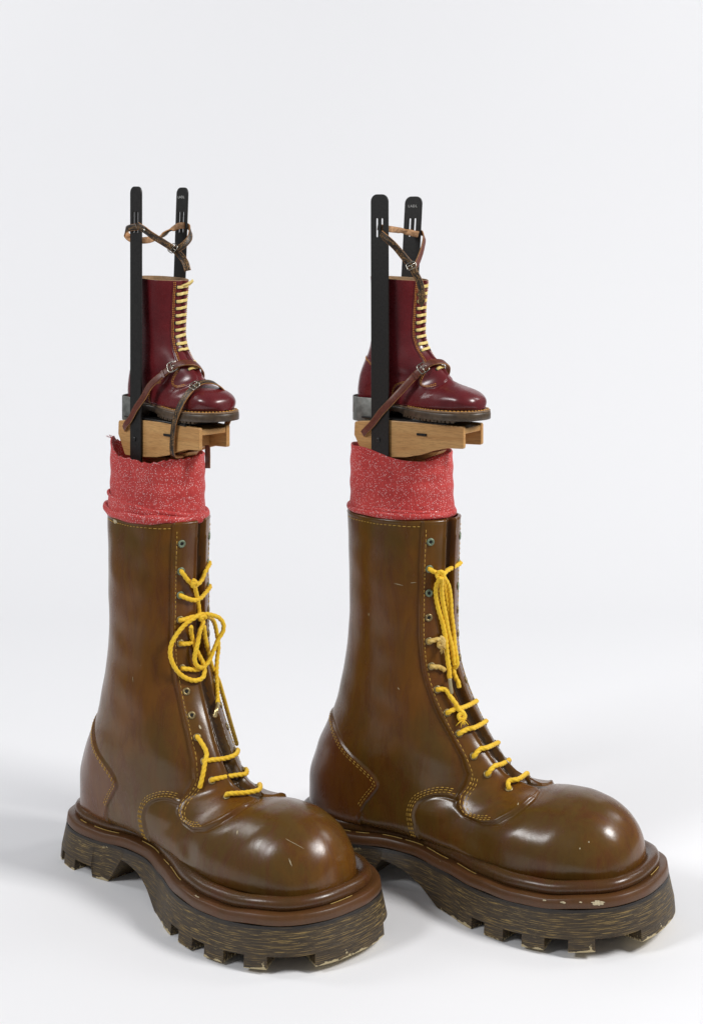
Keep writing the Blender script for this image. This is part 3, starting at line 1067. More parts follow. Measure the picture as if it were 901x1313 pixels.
# ------------------------------------------------------------------ glitter socks standing in the giant boots
def sock(loc, heading, label, seed, rough_hem):
    rr = np.random.default_rng(seed)
    e = tag(empty("glitter_sock", loc, heading), label, "sock", "red glitter socks")
    n = 160
    th = np.linspace(0, 2 * math.pi, n, endpoint=False)
    a, b = .110, .086

    def ring(z, off, wave):
        w = off + wave
        # a superellipse a little squarer than the leg
        c, s = np.cos(th), np.sin(th)
        return np.c_[(a + w) * np.sign(c) * np.abs(c)**.93, -(b + w) * np.sign(s) * np.abs(s)**.93, z + 0 * th]
    k = [rr.uniform(0, 6.28, 6) for _ in range(4)]

    def wv(z, amp): return amp * (np.sin(2 * th + k[0][0] + z * 9) + .7 * np.sin(3 * th + k[0][1] - z * 14) + .5 * np.sin(5 * th + k[0][2] + z * 30)) / 2
    hem = .0042 * np.sin(2 * th + k[1][0]) + .003 * np.sin(3 * th + k[1][1]) + .0012 * np.sin(7 * th + k[1][2])
    # rear corner stands higher, near side dips towards the front
    hem = hem + .0075 * np.cos(th - math.pi) - .004 * np.exp(-((th - 1.15) / .35)**2)
    if rough_hem:
        hem = hem + .011 * np.exp(-((th - 2.62) / .20)**2) - .008 * np.exp(-((th - 1.75) / .3)**2) + .0012 * np.sin(31 * th) + .0008 * np.sin(53 * th)
    z1 = .8645
    rows = []
    for z in np.linspace(.700, z1, 46):
        f = (z - .700) / (z1 - .700)
        q = ring(z, -.0025 * f + .0008 * math.sin(z * 160) - .016 * float(smooth01((.744 - z) / .010)), wv(z, .0022 + .0008 * f))
        if rough_hem:                                 # a spiral flap: the cloth is doubled below the slanting fold
            fold = .7585 + .0155 * np.cos(th - 2.55)
            q += ring(0, 0, 0) * [1, 1, 0] / a * (.0042 * smooth01((fold - z) / .004 + .5))[:, None]
        q[:, 2] += hem * smooth01((f - .5) * 2)
        rows.append(q)
    for d, dz in ((-.0007, .0016), (-.0022, .0022), (-.0036, .0012), (-.0042, -.002), (-.0046, -.012), (-.005, -.05), (-.006, -.12)):
        q = ring(z1 + dz, -.0025 + d, wv(z1, .003)); q[:, 2] += hem
        rows.append(q)
    V = np.array(rows)
    mesh_obj("sock_leg", V.reshape(-1, 3), strip_faces(len(rows), n), M["sock"], e)
    # rolled cuff resting on the boot's top edge, two folds
    for zc, r, oo, seed2 in ((.7405 if rough_hem else .7435, .0086 if rough_hem else .0062, .0085, 1), (.7585 if rough_hem else .7505, .0054 if rough_hem else .0050, .0046 if rough_hem else .0050, 2)):
        rows = []
        ph = rr.uniform(0, 6.28, 4)
        tilt = ((.0155 if seed2 == 2 else .0025) if rough_hem else .0015) * np.cos(th - 2.55)
        for q in np.linspace(0, 2 * math.pi, 14, endpoint=False):
            kk = 1.0 if rough_hem else .35
            w = kk * (.0016 * np.sin(3 * th + ph[0]) + .0011 * np.sin(7 * th + ph[1]))
            bulge = (.006 if rough_hem and seed2 == 1 else .0005) * np.exp(-((th - 2.75) / .4)**2)
            rr_ = r * (1 + kk * (.18 * np.sin(4 * th + ph[2]) + .1 * np.sin(11 * th + ph[3])))
            p = ring(0, 0, oo - (.0045 if rough_hem else .0058) + w * .6 + bulge + rr_ * .62 * math.cos(q))
            p[:, 2] = zc + tilt + w + rr_ * math.sin(q)
            rows.append(p)
        Vc = np.array(rows)
        L = len(rows)
        F = [(i * n + j, ((i + 1) % L) * n + j, ((i + 1) % L) * n + (j + 1) % n, i * n + (j + 1) % n) for i in range(L) for j in range(n)]
        mesh_obj("rolled_cuff", Vc.reshape(-1, 3), F, M["sock"], e)
    if rough_hem:                                     # loose threads at the torn rear corner
        base = V[45][int(n * 2.62 / 6.283)]
        parts = []
        for i in range(7):
            d = np.array([rr.uniform(-.012, .004), rr.uniform(-.012, .002), rr.uniform(-.004, .008)])
            o = np.array([rr.uniform(-.008, .008), rr.uniform(-.004, .004), rr.uniform(-.004, .002)])
            parts.append(tube([base + o, base + o + d * .5 + [0, 0, .002], base + o + d], .0005, 5))
        o = mesh_obj("frayed_thread", *merge(parts), M["sock"], e); o["kind"] = "stuff"
    return e


sock((-.398, 3.2, 0), 45.5, "red glitter sock with a torn rear corner standing in the left giant boot", 3, True)
sock((.1035, 3.213, 0), 31.8, "red glitter sock with a smooth even top edge standing in the right giant boot", 8, False)


# ------------------------------------------------------------------ stilts: wooden foot block between two black bars
def bar_mesh(w, h, t, slots):
    """flat bar with rounded top corners and see-through slots; x across, z up, y thickness"""
    bm = bmesh.new()
    r = w * .36
    pts = [(-w / 2, 0), (w / 2, 0), (w / 2, h - r)]
    pts += [(w / 2 - r + r * math.cos(a), h - r + r * math.sin(a)) for a in np.linspace(.25, math.pi / 2, 6)]
    pts += [(-w / 2 + r + r * math.cos(a), h - r + r * math.sin(a)) for a in np.linspace(math.pi / 2, math.pi - .25, 6)]
    pts += [(-w / 2, h - r)]

    def loop(P):
        v = [bm.verts.new((x, -t / 2, z)) for x, z in P]
        return [bm.edges.new((v[i], v[(i + 1) % len(v)])) for i in range(len(v))]
    ed = loop(pts)
    for sx, sz0, sz1, sw in slots:
        q = [(sx + sw / 2 * math.cos(a), sz0 + sw / 2 * math.sin(a)) for a in np.linspace(math.pi, 2 * math.pi, 7)]
        q += [(sx + sw / 2 * math.cos(a), sz1 + sw / 2 * math.sin(a)) for a in np.linspace(0, math.pi, 7)]
        ed += loop(q)
    bmesh.ops.triangle_fill(bm, use_beauty=True, use_dissolve=False, edges=ed)
    g = bmesh.ops.extrude_face_region(bm, geom=list(bm.faces))
    bmesh.ops.translate(bm, vec=(0, t, 0), verts=[v for v in g["geom"] if isinstance(v, bmesh.types.BMVert)])
    bmesh.ops.recalc_face_normals(bm, faces=bm.faces)
    sharp = [e for e in bm.edges if len(e.link_faces) == 2 and e.calc_face_angle(0) > .9]
    bmesh.ops.bevel(bm, geom=sharp, offset=.0006, segments=1, affect='EDGES')
    return bm


BLOCK_SIDE = [(-.066, .921), (-.067, .897), (-.044, .8575), (-.039, .856), (.022, .8585), (.060, .862), (.092, .869), (.118, .8785), (.150, .8865), (.185, .888), (.187, .891), (.187, .929), (.185, .9315), (.10, .9335), (.02, .9325), (-.05, .9265), (-.064, .9245)]


def slab(name, poly, y0, y1, parent, mat, x_cut=None, bev=.0012):
    bm = bmesh.new()

    def ys(x, y): return y * (1 - .17 * float(smooth01((x - .02) / .15)))
    A = [bm.verts.new((x, ys(x, y0), z)) for x, z in poly]
    B = [bm.verts.new((x, ys(x, y1), z)) for x, z in poly]
    bm.faces.new(A); bm.faces.new(B[::-1])
    k = len(poly)
    for i in range(k): bm.faces.new((A[i], B[i], B[(i + 1) % k], A[(i + 1) % k]))
    bmesh.ops.recalc_face_normals(bm, faces=bm.faces)
    sharp = [e for e in bm.edges if len(e.link_faces) == 2 and e.calc_face_angle(0) > .5]
    bmesh.ops.bevel(bm, geom=sharp, offset=bev, segments=2, affect='EDGES', profile=.5)
    bmesh.ops.triangulate(bm, faces=[f for f in bm.faces if len(f.verts) > 4])
    return bm_obj(name, bm, mat, parent)


def text_mesh(body, size):
    c = bpy.data.curves.new("inscription", 'FONT')
    c.body = body; c.size = size; c.align_x = 'CENTER'; c.space_character = 1.35
    o = bpy.data.objects.new("inscription", c)
    me = bpy.data.meshes.new_from_object(o)
    bpy.data.objects.remove(o)
    return me


def stilt(loc, heading, label, tops):
    e = tag(empty("stilt", loc, heading), label, "stilt", "wooden stilts with black side bars")
    cheek = .011
    hw = .042
    yn, yf = -.0555, .0385
    slab("side_cheek", BLOCK_SIDE, yn, yn + cheek, e, M["block"])
    slab("side_cheek", BLOCK_SIDE, yf, yf - cheek, e, M["block"])
    core = [(x, z) for x, z in BLOCK_SIDE if x < .15 and z < .92]
    core = [(-.0645, .918), (-.0655, .898), (-.043, .8595), (.022, .8605), (.060, .864), (.092, .871), (.118, .8805), (.136, .885), (.136, .9165), (.1855, .9165), (.1855, .9275), (.10, .9315), (.02, .9305), (-.05, .9245)]
    slab("core_block", core, yn + cheek + .0002, yf - cheek - .0002, e, M["block"])
    bm = bmesh.new(); box_bm(bm, -.052, .150, yn + .004, yf - .004, .9320, .9362); bevel(bm, .0012, 1)
    bm_obj("top_pad", bm, M["black"], e)
    # the post under the block, going down into the boot
    bm = bmesh.new(); box_bm(bm, -.030, .055, -.026, .026, .60, .8575); bevel(bm, .003)
    bm_obj("support_post", bm, M["block"], e)
    bm = bmesh.new()
    v = [bm.verts.new((x, y, z)) for y in (-.014, .014) for x, z in ((.056, .846), (.056, .861), (.112, .8735), (.104, .866))]
    for f in ((0, 1, 2, 3), (7, 6, 5, 4), (0, 4, 5, 1), (1, 5, 6, 2), (2, 6, 7, 3), (3, 7, 4, 0)): bm.faces.new([v[i] for i in f])
    bmesh.ops.recalc_face_normals(bm, faces=bm.faces)
    bm_obj("support_bracket", bm, M["block"], e)
    bm_ = None
    for s in (-1, 1):
        (y_bot, y_top), ztop, (x_bot, x_top), w, slots = tops[s]
        lean = (x_top - x_bot) / (ztop - .86)
        z0 = .842
        h = ztop - z0
        bmm = bar_mesh(w, h, .0044, [(sx, a - z0, b - z0, .0052) for sx, a, b in slots])
        up = bm_obj("side_bar", bmm, M["black"], e)
        yb = s * y_bot; yt = s * y_top
        sl = (yt - yb) / (ztop - .86)
        for v in up.data.vertices:
            z = v.co.z + z0
            v.co.y += yb + sl * (z - .86)
            v.co.x += x_bot + lean * (z - .86)
            v.co.z = z
        # bolts through the block
        for bx, bz in (((-.002, .893),) if s < 0 else ()):
            V, F = tube([(bx, yb - .0024, bz), (bx, yb - .0040, bz), (bx, yb - .0048, bz)], [.0048, .0046, .0030], 14)
            mesh_obj("bolt", V, F, M["black"], e)
        if s > 0:
            me = text_mesh("LADL", .0075)
            t = link_mesh("inscription", me, M["paint"], e, False)
            zt = ztop - .0225
            t.rotation_euler = (R(90), 0, 0)
            t.location = (x_bot + lean * (zt - .86), yb + sl * (zt - .86) - .0031, zt)
    # sheet-metal heel stop folded round the boot's heel
    n = 40
    P = []
    for a in np.linspace(-math.pi * .5, math.pi * .5, 25): P.append((-.0545 - .0435 * math.cos(a), .0425 * math.sin(a)))
    P = [(-.015, -.0425)] + P + [(-.015, .0425)]
    Q = catmull(P, n)
    T = np.gradient(Q, axis=0); T /= np.linalg.norm(T, axis=1, keepdims=True)
    N = np.stack([-T[:, 1], T[:, 0]], 1)
    V = []
    zt = .9735
    for d, z in ((0, .924), (0, zt - .001), (.0005, zt), (.0011, zt), (.0016, zt - .001), (.0016, .924)):
        V.append(np.c_[Q + N * d, np.full(n, z)])
    V = np.array(V)
    F = [(i * n + j, i * n + j + 1, (i + 1) * n + j + 1, (i + 1) * n + j) for i in range(5) for j in range(n - 1)]
    mesh_obj("heel_stop", V.reshape(-1, 3), F, M["zinc"], e)
    # slot cut in the side of the block
    bm = bmesh.new(); box_bm(bm, .083, .1045, -.0535, -.0500, .9075, .9120)
    o = bm_obj("side_slot", bm, M["hole"], e)
    return e


def slots_at(cx, z0, z1): return [(cx - .0062, z0, z1), (cx + .0062, z0, z1)]


STILT_A = (-.393, 3.2, 46)
STILT_B = (.092, 3.2, 35)
SA = stilt((*STILT_A[:2], 0), STILT_A[2], "wooden stilt with two leather straps over its boot, standing in the left giant boot",
           {-1: ((.0588, .0588), 1.4045, (.0, .0), .0365, slots_at(.0, 1.312, 1.352)), 1: ((.0415, .056), 1.404, (-.0062, .0047), .0365, slots_at(.0, 1.312, 1.352))})
SB = stilt((*STILT_B[:2], 0), STILT_B[2], "wooden stilt with a single ankle strap over its boot, standing in the right giant boot",
           {-1: ((.0607, .0607), 1.3885, (.001, -.0005), .0415, slots_at(.0, 1.304, 1.338)), 1: ((.0415, .056), 1.3855, (-.0144, .0067), .0415, slots_at(.0, 1.304, 1.338))})


# ------------------------------------------------------------------ the small oxblood boots strapped to the stilts
SMALL_KEYS = [
    (.151, .273, .024, .275, .046, 2, 2, .5),
    (.149, .22, .029, .22, .043, 2, 2, .5),
    (.148, .175, .032, .17, .041, 2, 2, .5),
    (.155, .145, .026, .135, .040, 2, 2, .5),
    (.171, .124, .014, .10, .0405, 2, 2, .52),
    (.186, .112, .003, .066, .0405, 2, 2.1, .55),
    (.198, .101, .000, .040, .0395, 2, 2.3, .58),
    (.208, .091, .004, .020, .038, 2, 2.6, .60),
    (.217, .083, .05, .019, .0365, 2, 4, .62),
    (.226, .0765, .11, .019, .0385, 2, 6, .62),
    (.236, .0715, .165, .019, .0455, 2, 6, .60),
    (.250, .0665, .205, .019, .0485, 2.1, 5, .58),
    (.269, .0600, .243, .019, .0470, 2.2, 5, .56),
    (.283, .0525, .266, .019, .0410, 2.2, 4, .55),
    (.2925, .043, .282, .019, .0300, 2.1, 3, .55),
    (.297, .025, .296, .019, .007, 2, 2, .5),
]
SMALL_SOLE = [(-0.0060, 0), (-0.0030, .020), (0.0080, .0335), (0.0300, .039), (0.0600, .0375), (0.0950, .033), (0.1250, .036), (0.1600, .0475), (0.2049, .056), (0.2455, .0555), (0.2760, .0465), (0.2950, .032), (0.3040, .014), (0.3060, 0)]
S_FACING = [(-.01, .004), (-.01, .0225), (.08, .0225), (.150, .0235), (.172, .027), (.186, .036), (.197, .050), (.2065, .0605), (.216, .064),
            (.2245, .0575), (.228, .046), (.228, .034), (.226, .020), (.221, .009), (.212, .0048), (.1, .0042)]
S_FACING_SEAM = catmull(S_FACING[1:13], 160)
S_VAMP = catmull([(.107, .012), (.106, .035), (.108, .050), (.115, .0595), (.126, .0645), (.142, .066)], 60)
S_VAMP_POLY = np.vstack([S_VAMP, [(.16, .09), (.4, .2), (.4, .0), (.107, .0)]])
S_COUNTER = catmull([(-.02, .118), (.02, .112), (.045, .103), (.066, .088), (.076, .070), (.074, .052), (.066, .035), (.06, .012)], 80)
S_COUNTER_POLY = np.vstack([S_COUNTER, [(-.1, .0), (-.1, .12)]])
S_EYES = [.012, .0265, .041, .0555, .070, .0845, .099, .1135, .128, .1425, .179, .193]


def small_boot(loc, heading, medial_near, tilt, label, bow):
    m = 1 if medial_near else -1
    e = tag(empty("lace_up_boot", loc, heading), label, "boot", "small oxblood lace-up boots")
    e.rotation_euler[1] = tilt
    U = Upper(SMALL_KEYS, 240, 100, .006 * -m, .004, .15, .285)
    P0 = U.P0; Nb = U.normals()
    sg = np.broadcast_to(U.sarc[:, None], U.arc.shape)
    sides = {}
    for name, sgn in (("near", m), ("far", -m)):
        off = .004 * (1 - smooth01((sg - .10) / .10)) * sgn
        c = U.arc - off; ca = np.abs(c)
        sdF = signed(np.stack([sg, ca], -1).reshape(-1, 2), S_FACING).reshape(sg.shape)
        xz = np.stack([P0[..., 0], P0[..., 2]], -1).reshape(-1, 2)
        sdV = signed(xz, S_VAMP_POLY).reshape(sg.shape)
        sdC = signed(xz, S_COUNTER_POLY).reshape(sg.shape)
        gap = np.interp(sg, [0, .1, .19, .215, .225], [.0045, .0042, .0048, .003, .0])
        isF = step(sdF, .0012)
        d = .0016 * isF - .0005 * np.exp(-((sdF + .0014) / .0012)**2)
        d -= .0028 * step(gap - ca, .0014) * smooth01((.220 - sg) / .03)
        nf = 1 - isF
        d += nf * .0011 * step(sdC, .001) - nf * .0011 * step(sdV, .001) * smooth01((.235 - sg) / .02)
        d += bumpy(P0 * [1, sgn, 1] + 1.0, .0009, 44)
        d += -.0030 * np.exp(-((P0[..., 0] - .118) / .020)**2 - ((P0[..., 2] - .083) / .012)**2) * nf
        reg = np.zeros(sg.shape, int)
        reg[(sdV > 0) | (sg > .235)] = 1
        reg[sdC > 0] = 2
        reg[sdF > 0] = 3
        reg[(ca < gap) & (sg < .224)] = 4
        sides[name] = dict(d=d, reg=reg, off=sgn)
    far = sides["far"]["d"].copy(); far[:, 0] = sides["near"]["d"][:, 0]; far[:, -1] = sides["near"]["d"][:, -1]
    PN = P0 + Nb * sides["near"]["d"][..., None]; PF = P0 + Nb * far[..., None]
    U.sideP = dict(near=PN, far=PF); U.ND = Nb
    U.final = U.deform(np.concatenate([PN, PF[:, 1:-1][:, ::-1] * np.array([1, -1, 1])], axis=1))
    rf = sides["far"]["reg"]; rf = np.where(rf == 0, 5, rf); rf = np.where(rf == 3, 6, rf)
    region = np.concatenate([sides["near"]["reg"], rf[:, 1:-1][:, ::-1]], axis=1)
    ox = M["oxblood"]
    skin_parts(U, region, ["quarter_panel", "toe_vamp", "heel_counter", "eyelet_facing", "tongue", "quarter_panel", "eyelet_facing"], [ox] * 7, e)

    def surf(s, c, side, lift=0.0):
        o = .004 * (1 - float(smooth01((s - .10) / .10))) * sides[side]["off"]
        l = c + o
        if l < 0: side = "far" if side == "near" else "near"; l = -l
        U.PD = U.sideP[side]
        p, n = U.at(s, l)
        p = p + n * lift
        if side == "far": p = p * [1, -1, 1]; n = n * [1, -1, 1]
        return U.deform(p), n
    NS, Wc = PN.shape[:2]
    fc = [(i * Wc + j, i * Wc + j + 1, (i + 1) * Wc + j + 1, (i + 1) * Wc + j) for i in range(NS - 1) for j in range(Wc - 1)]
    trees = {k: BVHTree.FromPolygons([tuple(v) for v in U.sideP[k].reshape(-1, 3)], fc) for k in ("near", "far")}

    def side_hit(x, z, side, lift=0.0):
        h = trees[side].ray_cast(Vector((x, -1, z)), Vector((0, 1, 0)))
        if h[0] is None: return None
        p = np.array(h[0]); n = np.array(h[1])
        if n[1] > 0: n = -n
        p = p + n * lift
        if side == "far": p = p * [1, -1, 1]; n = n * [1, -1, 1]
        return U.deform(p), n

    for side in ("near", "far"):
        parts = []
        for o in (.0022, .0050):
            Q = offset_line(S_FACING_SEAM[6:-8], -o)
            got = [surf(s, max(c, .001), side, .0002) for s, c in Q]
            parts.append(dashes([g[0] for g in got], [g[1] for g in got], .0028, .0011, .0013, .0009))
        for seam, offs in ((S_VAMP[8:-4], (.0018, .0040)), (S_COUNTER[14:-14], (-.0018, -.0040))):
            for of in offs:
                got = [g for g in (side_hit(x, z, side, .0002) for x, z in offset_line(seam, of)) if g]
                if len(got) > 6: parts.append(dashes([g[0] for g in got], [g[1] for g in got], .0028, .0011, .0013, .0009))
        o = mesh_obj("stitching", *merge(parts), M["orange_stitch"], e); o["kind"] = "stuff"
    # top edge and lining
    top = U.final[0]; n = len(top); c = top.mean(0)
    rad = top - c; rad[:, 2] = 0; rad /= np.linalg.norm(rad, axis=1, keepdims=True)
    prof = [(-.0002, -.001), (.0003, .0008), (-.0006, .0016), (-.0020, .0014), (-.0026, 0)]
    V = [top + rad * a + np.array([0, 0, b]) for a, b in prof]
    for r in (8, 20, 36, 52):
        w_ = U.final[r]; V.append(w_ + (w_.mean(0) - w_) * .085)
    V = np.array(V); prof = [0] * len(V)
    mi = [0 if i < 1 else 1 for i in range(len(prof) - 1) for j in range(n)]
    mesh_obj("lining", V.reshape(-1, 3), strip_faces(len(prof), n), [ox, M["lining"]], e, True, None, mi)
    # pull loop at the back of the leg
    lp = [(.022, .004, .258), (.019, .004, .267), (.0215, .004, .2745), (.027, .004, .271), (.029, .004, .260)]
    ribbon("pull_loop", lp, [(-1, 0, 0), (-1, 0, .2), (-.1, 0, 1), (1, 0, .2), (1, 0, 0)], .010, .0014, (M["black_strap"], M["black_strap"], M["black_strap"]), e)
    # welt, sole, heel
    no = 300
    sw = .006 * -m
    C = outline(SMALL_SOLE, no, sw, .15, .285)
    sf = lambda x: .004 * np.clip((x - .15) / .135, 0, 1.2)**2
    wl = [(-.020, .021), (-.010, .0215), (-.0012, .0215), (0, .0205), (.0002, .0185), (-.001, .0180)]
    V = lathe_outline(C, wl, sf)
    mesh_obj("welt", V.reshape(-1, 3), strip_faces(len(wl), no), M["welt"], e)
    per = np.r_[0, np.cumsum(np.linalg.norm(np.diff(np.vstack([C, C[:1]]), axis=0), axis=1))][:-1]
    N = out_normals(C)
    q = np.c_[C + N * -.0038, .0222 + sf(C[:, 0])]
    pts = np.vstack([q, q[:1]])
    o = mesh_obj("welt_stitching", *dashes(pts, np.tile([0, 0, 1.0], (len(pts), 1)), .0058, .0020, .0020, .0012), M["orange_stitch"], e); o["kind"] = "stuff"

    def zb(x): return np.interp(x, [-1, .088, .098, .118, .135, .16, 2], [-.0005, -.0005, .0115, .0115, .0085, .0080, .0080]) - .005
    lv = [(-.001, .0180), (.0002, .0174), (.0008, .0145), (.0012, .0120), (.0012, lambda x: np.minimum(zb(x) + .0006, .0115)), (.0004, zb), (-.012, zb)]
    V = lathe_outline(C, lv, sf)
    L = len(lv)
    F = strip_faces(L, no); b = (L - 1) * no
    for j in range(1, no // 2):
        if no - j - 1 > j + 1: F.append((b + j, b + j + 1, b + no - j - 1, b + (no - j) % no))
    mesh_obj("rubber_sole", V.reshape(-1, 3), F, M["sole"], e, True)
    parts = []
    V2, F2 = [], []
    for sgn in (-1, 1):
        for x in np.arange(.135, .262, .0088):
            j = np.argmin(np.abs(C[:no // 2, 0] - x)) if sgn < 0 else no - 1 - np.argmin(np.abs(C[no // 2:, 0][::-1] - x))
            p, nn = C[j], N[j]; t = np.array([-nn[1], nn[0]])
            z0 = float(zb(np.array([p[0]]))[0] + sf(np.array([p[0]]))[0])
            o_ = len(V2)
            for a in (-.0030, .0030):
                for dd, z in ((.0011, z0 + .004), (.0009, z0 - .0036), (-.013, z0 - .0036), (-.013, z0 + .004)):
                    V2.append((*(p + t * a + nn * dd), z))
            F2 += [(o_ + a, o_ + (a + 1) % 4, o_ + 4 + (a + 1) % 4, o_ + 4 + a) for a in range(4)] + [(o_, o_ + 3, o_ + 2, o_ + 1), (o_ + 4, o_ + 5, o_ + 6, o_ + 7)]
    o = mesh_obj("tread_ridges", V2, F2, M["sole"], e, False); o["kind"] = "stuff"
    # eyelets and flat laces running straight across
    for i, s in enumerate(S_EYES):
        ends = {}
        for side in ("near", "far"):
            p, nn = surf(s, .0135, side, .0003)
            eyelet(p, nn, .0036, .0011, (M["black"], M["hole"]), e)
            ends[side] = (p, nn)
        rj = random.Random(i * 7 + (3 if bow else 11))
        rise = rj.uniform(.0022, .0052); wob = rj.uniform(-.0008, .0008)
        pts, nr = [], []
        for u, lift in ((0, -.0010), (.10, .0016), (.28, .0030), (.5, .0036 + wob), (.72, .0030), (.90, .0016), (1, -.0010)):
            cc = .0142 * (1 - 2 * u)
            p, nn = surf(s + .0004 - rise * u + wob * math.sin(u * 3), abs(cc), "near" if cc >= 0 else "far", lift)
            pts.append(p); nr.append(nn)
        pts = np.array(pts)
        for q in range(2, 5): pts[q] = .5 * pts[q] + .5 * (pts[1] + (pts[5] - pts[1]) * (q - 1) / 4 + np.array(nr[q]) * .0022)
        ribbon("lace", pts, nr, .0058 + rj.uniform(-.0004, .0005), .0021, (M["lace"],) * 3, e, n=40)
    if bow:                                            # short loop left at the top eyelets
        p, nn = surf(.004, .006, "far", .004)
        lp = [p + np.array(v) for v in ((-.004, -.012, -.006), (.004, -.006, -.002), (.009, .002, .003), (.008, .008, .006), (.002, .010, .002), (-.002, .006, -.004))]
        ribbon("lace", lp, [(.6, -.5, .6), (.4, -.3, .8), (.9, .2, .3), (.2, .9, .3), (-.6, .6, .3), (-.8, .1, .3)], .0050, .0018, (M["lace"],) * 3, e, n=50)
    U.surf = surf; U.side_hit = side_hit
    return e, U


def stilt_point(loc, heading, x, y):
    a = -R(heading)
    return (loc[0] + x * math.cos(a) - y * math.sin(a), loc[1] + x * math.sin(a) + y * math.cos(a))


xa, ya = stilt_point(STILT_A, 46, -.090, 0)
xb, yb = stilt_point(STILT_B, 35, -.090, 0)
BA, TA = small_boot((xa, ya, .9455), 46, False, .034, "small oxblood lace-up boot on the left stilt with a dark strap buckled across its toe", True)
BB, TB = small_boot((xb, yb, .9455), 35, True, .034, "small oxblood lace-up boot on the right stilt with its toe cap bare", False)


# ------------------------------------------------------------------ cords of the giant boots (points in each boot's own space)
LACE_A = dict(
    top=[(0.3084, -0.0331, 0.6431), (0.3172, -0.028, 0.6355), (0.3213, -0.0182, 0.6228), (0.3236, -0.0088, 0.6134), (0.323, -0.0007, 0.609), (0.3214, 0.0092, 0.6089), (0.3195, 0.0211, 0.6161), (0.3157, 0.0318, 0.6287), (0.3044, 0.0437, 0.637)],
    drop=[(0.3346, -0.0128, 0.6241), (0.3258, -0.0026, 0.6062), (0.3209, 0.0066, 0.586), (0.3192, 0.0125, 0.5639), (0.3195, 0.0146, 0.5428), (0.3195, 0.0161, 0.5336)],
    c3=[(0.3081, -0.0328, 0.5929), (0.3149, -0.0263, 0.5906), (0.3203, -0.0156, 0.5838), (0.3223, -0.0021, 0.5789), (0.3208, 0.0143, 0.5788), (0.3144, 0.0309, 0.5838), (0.2995, 0.05, 0.5876)],
    c4=[(0.308, -0.0328, 0.5397), (0.3152, -0.0265, 0.5423), (0.3186, -0.0105, 0.5442), (0.3165, 0.0102, 0.5454), (0.3145, 0.0213, 0.5452)],
    c5=[(0.3112, -0.029, 0.4901), (0.3167, -0.0221, 0.4913), (0.3201, -0.0135, 0.4942), (0.3236, -0.005, 0.4968)],
    c6=[(0.3162, -0.0243, 0.4444), (0.324, -0.0147, 0.442), (0.3284, 0.0005, 0.441), (0.3238, 0.0138, 0.4391)],
    loopL=[(0.33, 0.0114, 0.5512), (0.3289, -0.0036, 0.5463), (0.3226, -0.023, 0.5353), (0.3161, -0.0403, 0.5167), (0.312, -0.0507, 0.4973), (0.3119, -0.0529, 0.4772), (0.3162, -0.0478, 0.4565), (0.3222, -0.0376, 0.4395), (0.3298, -0.0232, 0.4279), (0.3365, -0.0078, 0.4231), (0.3405, 0.0059, 0.427), (0.3383, 0.0123, 0.4386), (0.333, 0.012, 0.4539), (0.3266, 0.0058, 0.4716), (0.3228, -0.0025, 0.4932), (0.3248, -0.0109, 0.5158), (0.3346, -0.0187, 0.5324)],
    loopR=[(0.3236, 0.0197, 0.5441), (0.3307, 0.0146, 0.533), (0.3323, 0.005, 0.5173), (0.3342, -0.0018, 0.4952), (0.333, -0.0076, 0.4755), (0.3323, -0.0078, 0.4606), (0.3338, -0.0019, 0.4494), (0.3363, 0.0093, 0.4456), (0.337, 0.024, 0.4552), (0.3354, 0.0387, 0.4758), (0.3347, 0.0509, 0.4943), (0.337, 0.0606, 0.5078), (0.3364, 0.0622, 0.5224), (0.3332, 0.054, 0.5353), (0.3303, 0.0372, 0.5437), (0.3317, 0.0187, 0.5496)],
    tail=[(0.3214, 0.0291, 0.5406), (0.3056, 0.0555, 0.5299), (0.2945, 0.0743, 0.5124), (0.2898, 0.0841, 0.4885), (0.2913, 0.0868, 0.4639), (0.2966, 0.0785, 0.4362), (0.31, 0.0666, 0.4111), (0.3312, 0.051, 0.3889), (0.3564, 0.0317, 0.3718)],
    tip=[(0.3555, 0.0321, 0.373), (0.3672, 0.019, 0.3652), (0.3677, 0.0132, 0.3524)],
    strand=[(0.3246, 0.0219, 0.5246), (0.3209, 0.0268, 0.5051), (0.3169, 0.0358, 0.4787), (0.3092, 0.0486, 0.4507), (0.2991, 0.0667, 0.4209), (0.2863, 0.0909, 0.392), (0.2707, 0.1158, 0.3528), (0.2521, 0.1434, 0.3087), (0.2274, 0.1743, 0.268), (0.2061, 0.2087, 0.2126)],
    low=[(0.3708, -0.027, 0.3157), (0.3841, -0.0261, 0.3111), (0.395, -0.0291, 0.2992), (0.4004, -0.0374, 0.2828), (0.4038, -0.044, 0.2671), (0.4049, -0.0507, 0.2495), (0.4039, -0.0537, 0.2379)],
    h1=[(0.3996, -0.0289, 0.2745), (0.409, -0.021, 0.2794), (0.4098, 0.004, 0.2811), (0.4149, 0.0236, 0.2838), (0.4176, 0.0394, 0.2852)],
    h2=[(0.4259, -0.0252, 0.2454), (0.4348, -0.0169, 0.2531), (0.4314, 0.0096, 0.2517), (0.4371, 0.0327, 0.2504), (0.4403, 0.0521, 0.2479)],
    h3=[(0.4703, -0.035, 0.2251), (0.4776, -0.0256, 0.232), (0.4864, -0.0076, 0.2371), (0.4938, 0.0156, 0.2376), (0.5031, 0.0354, 0.2395)],
)
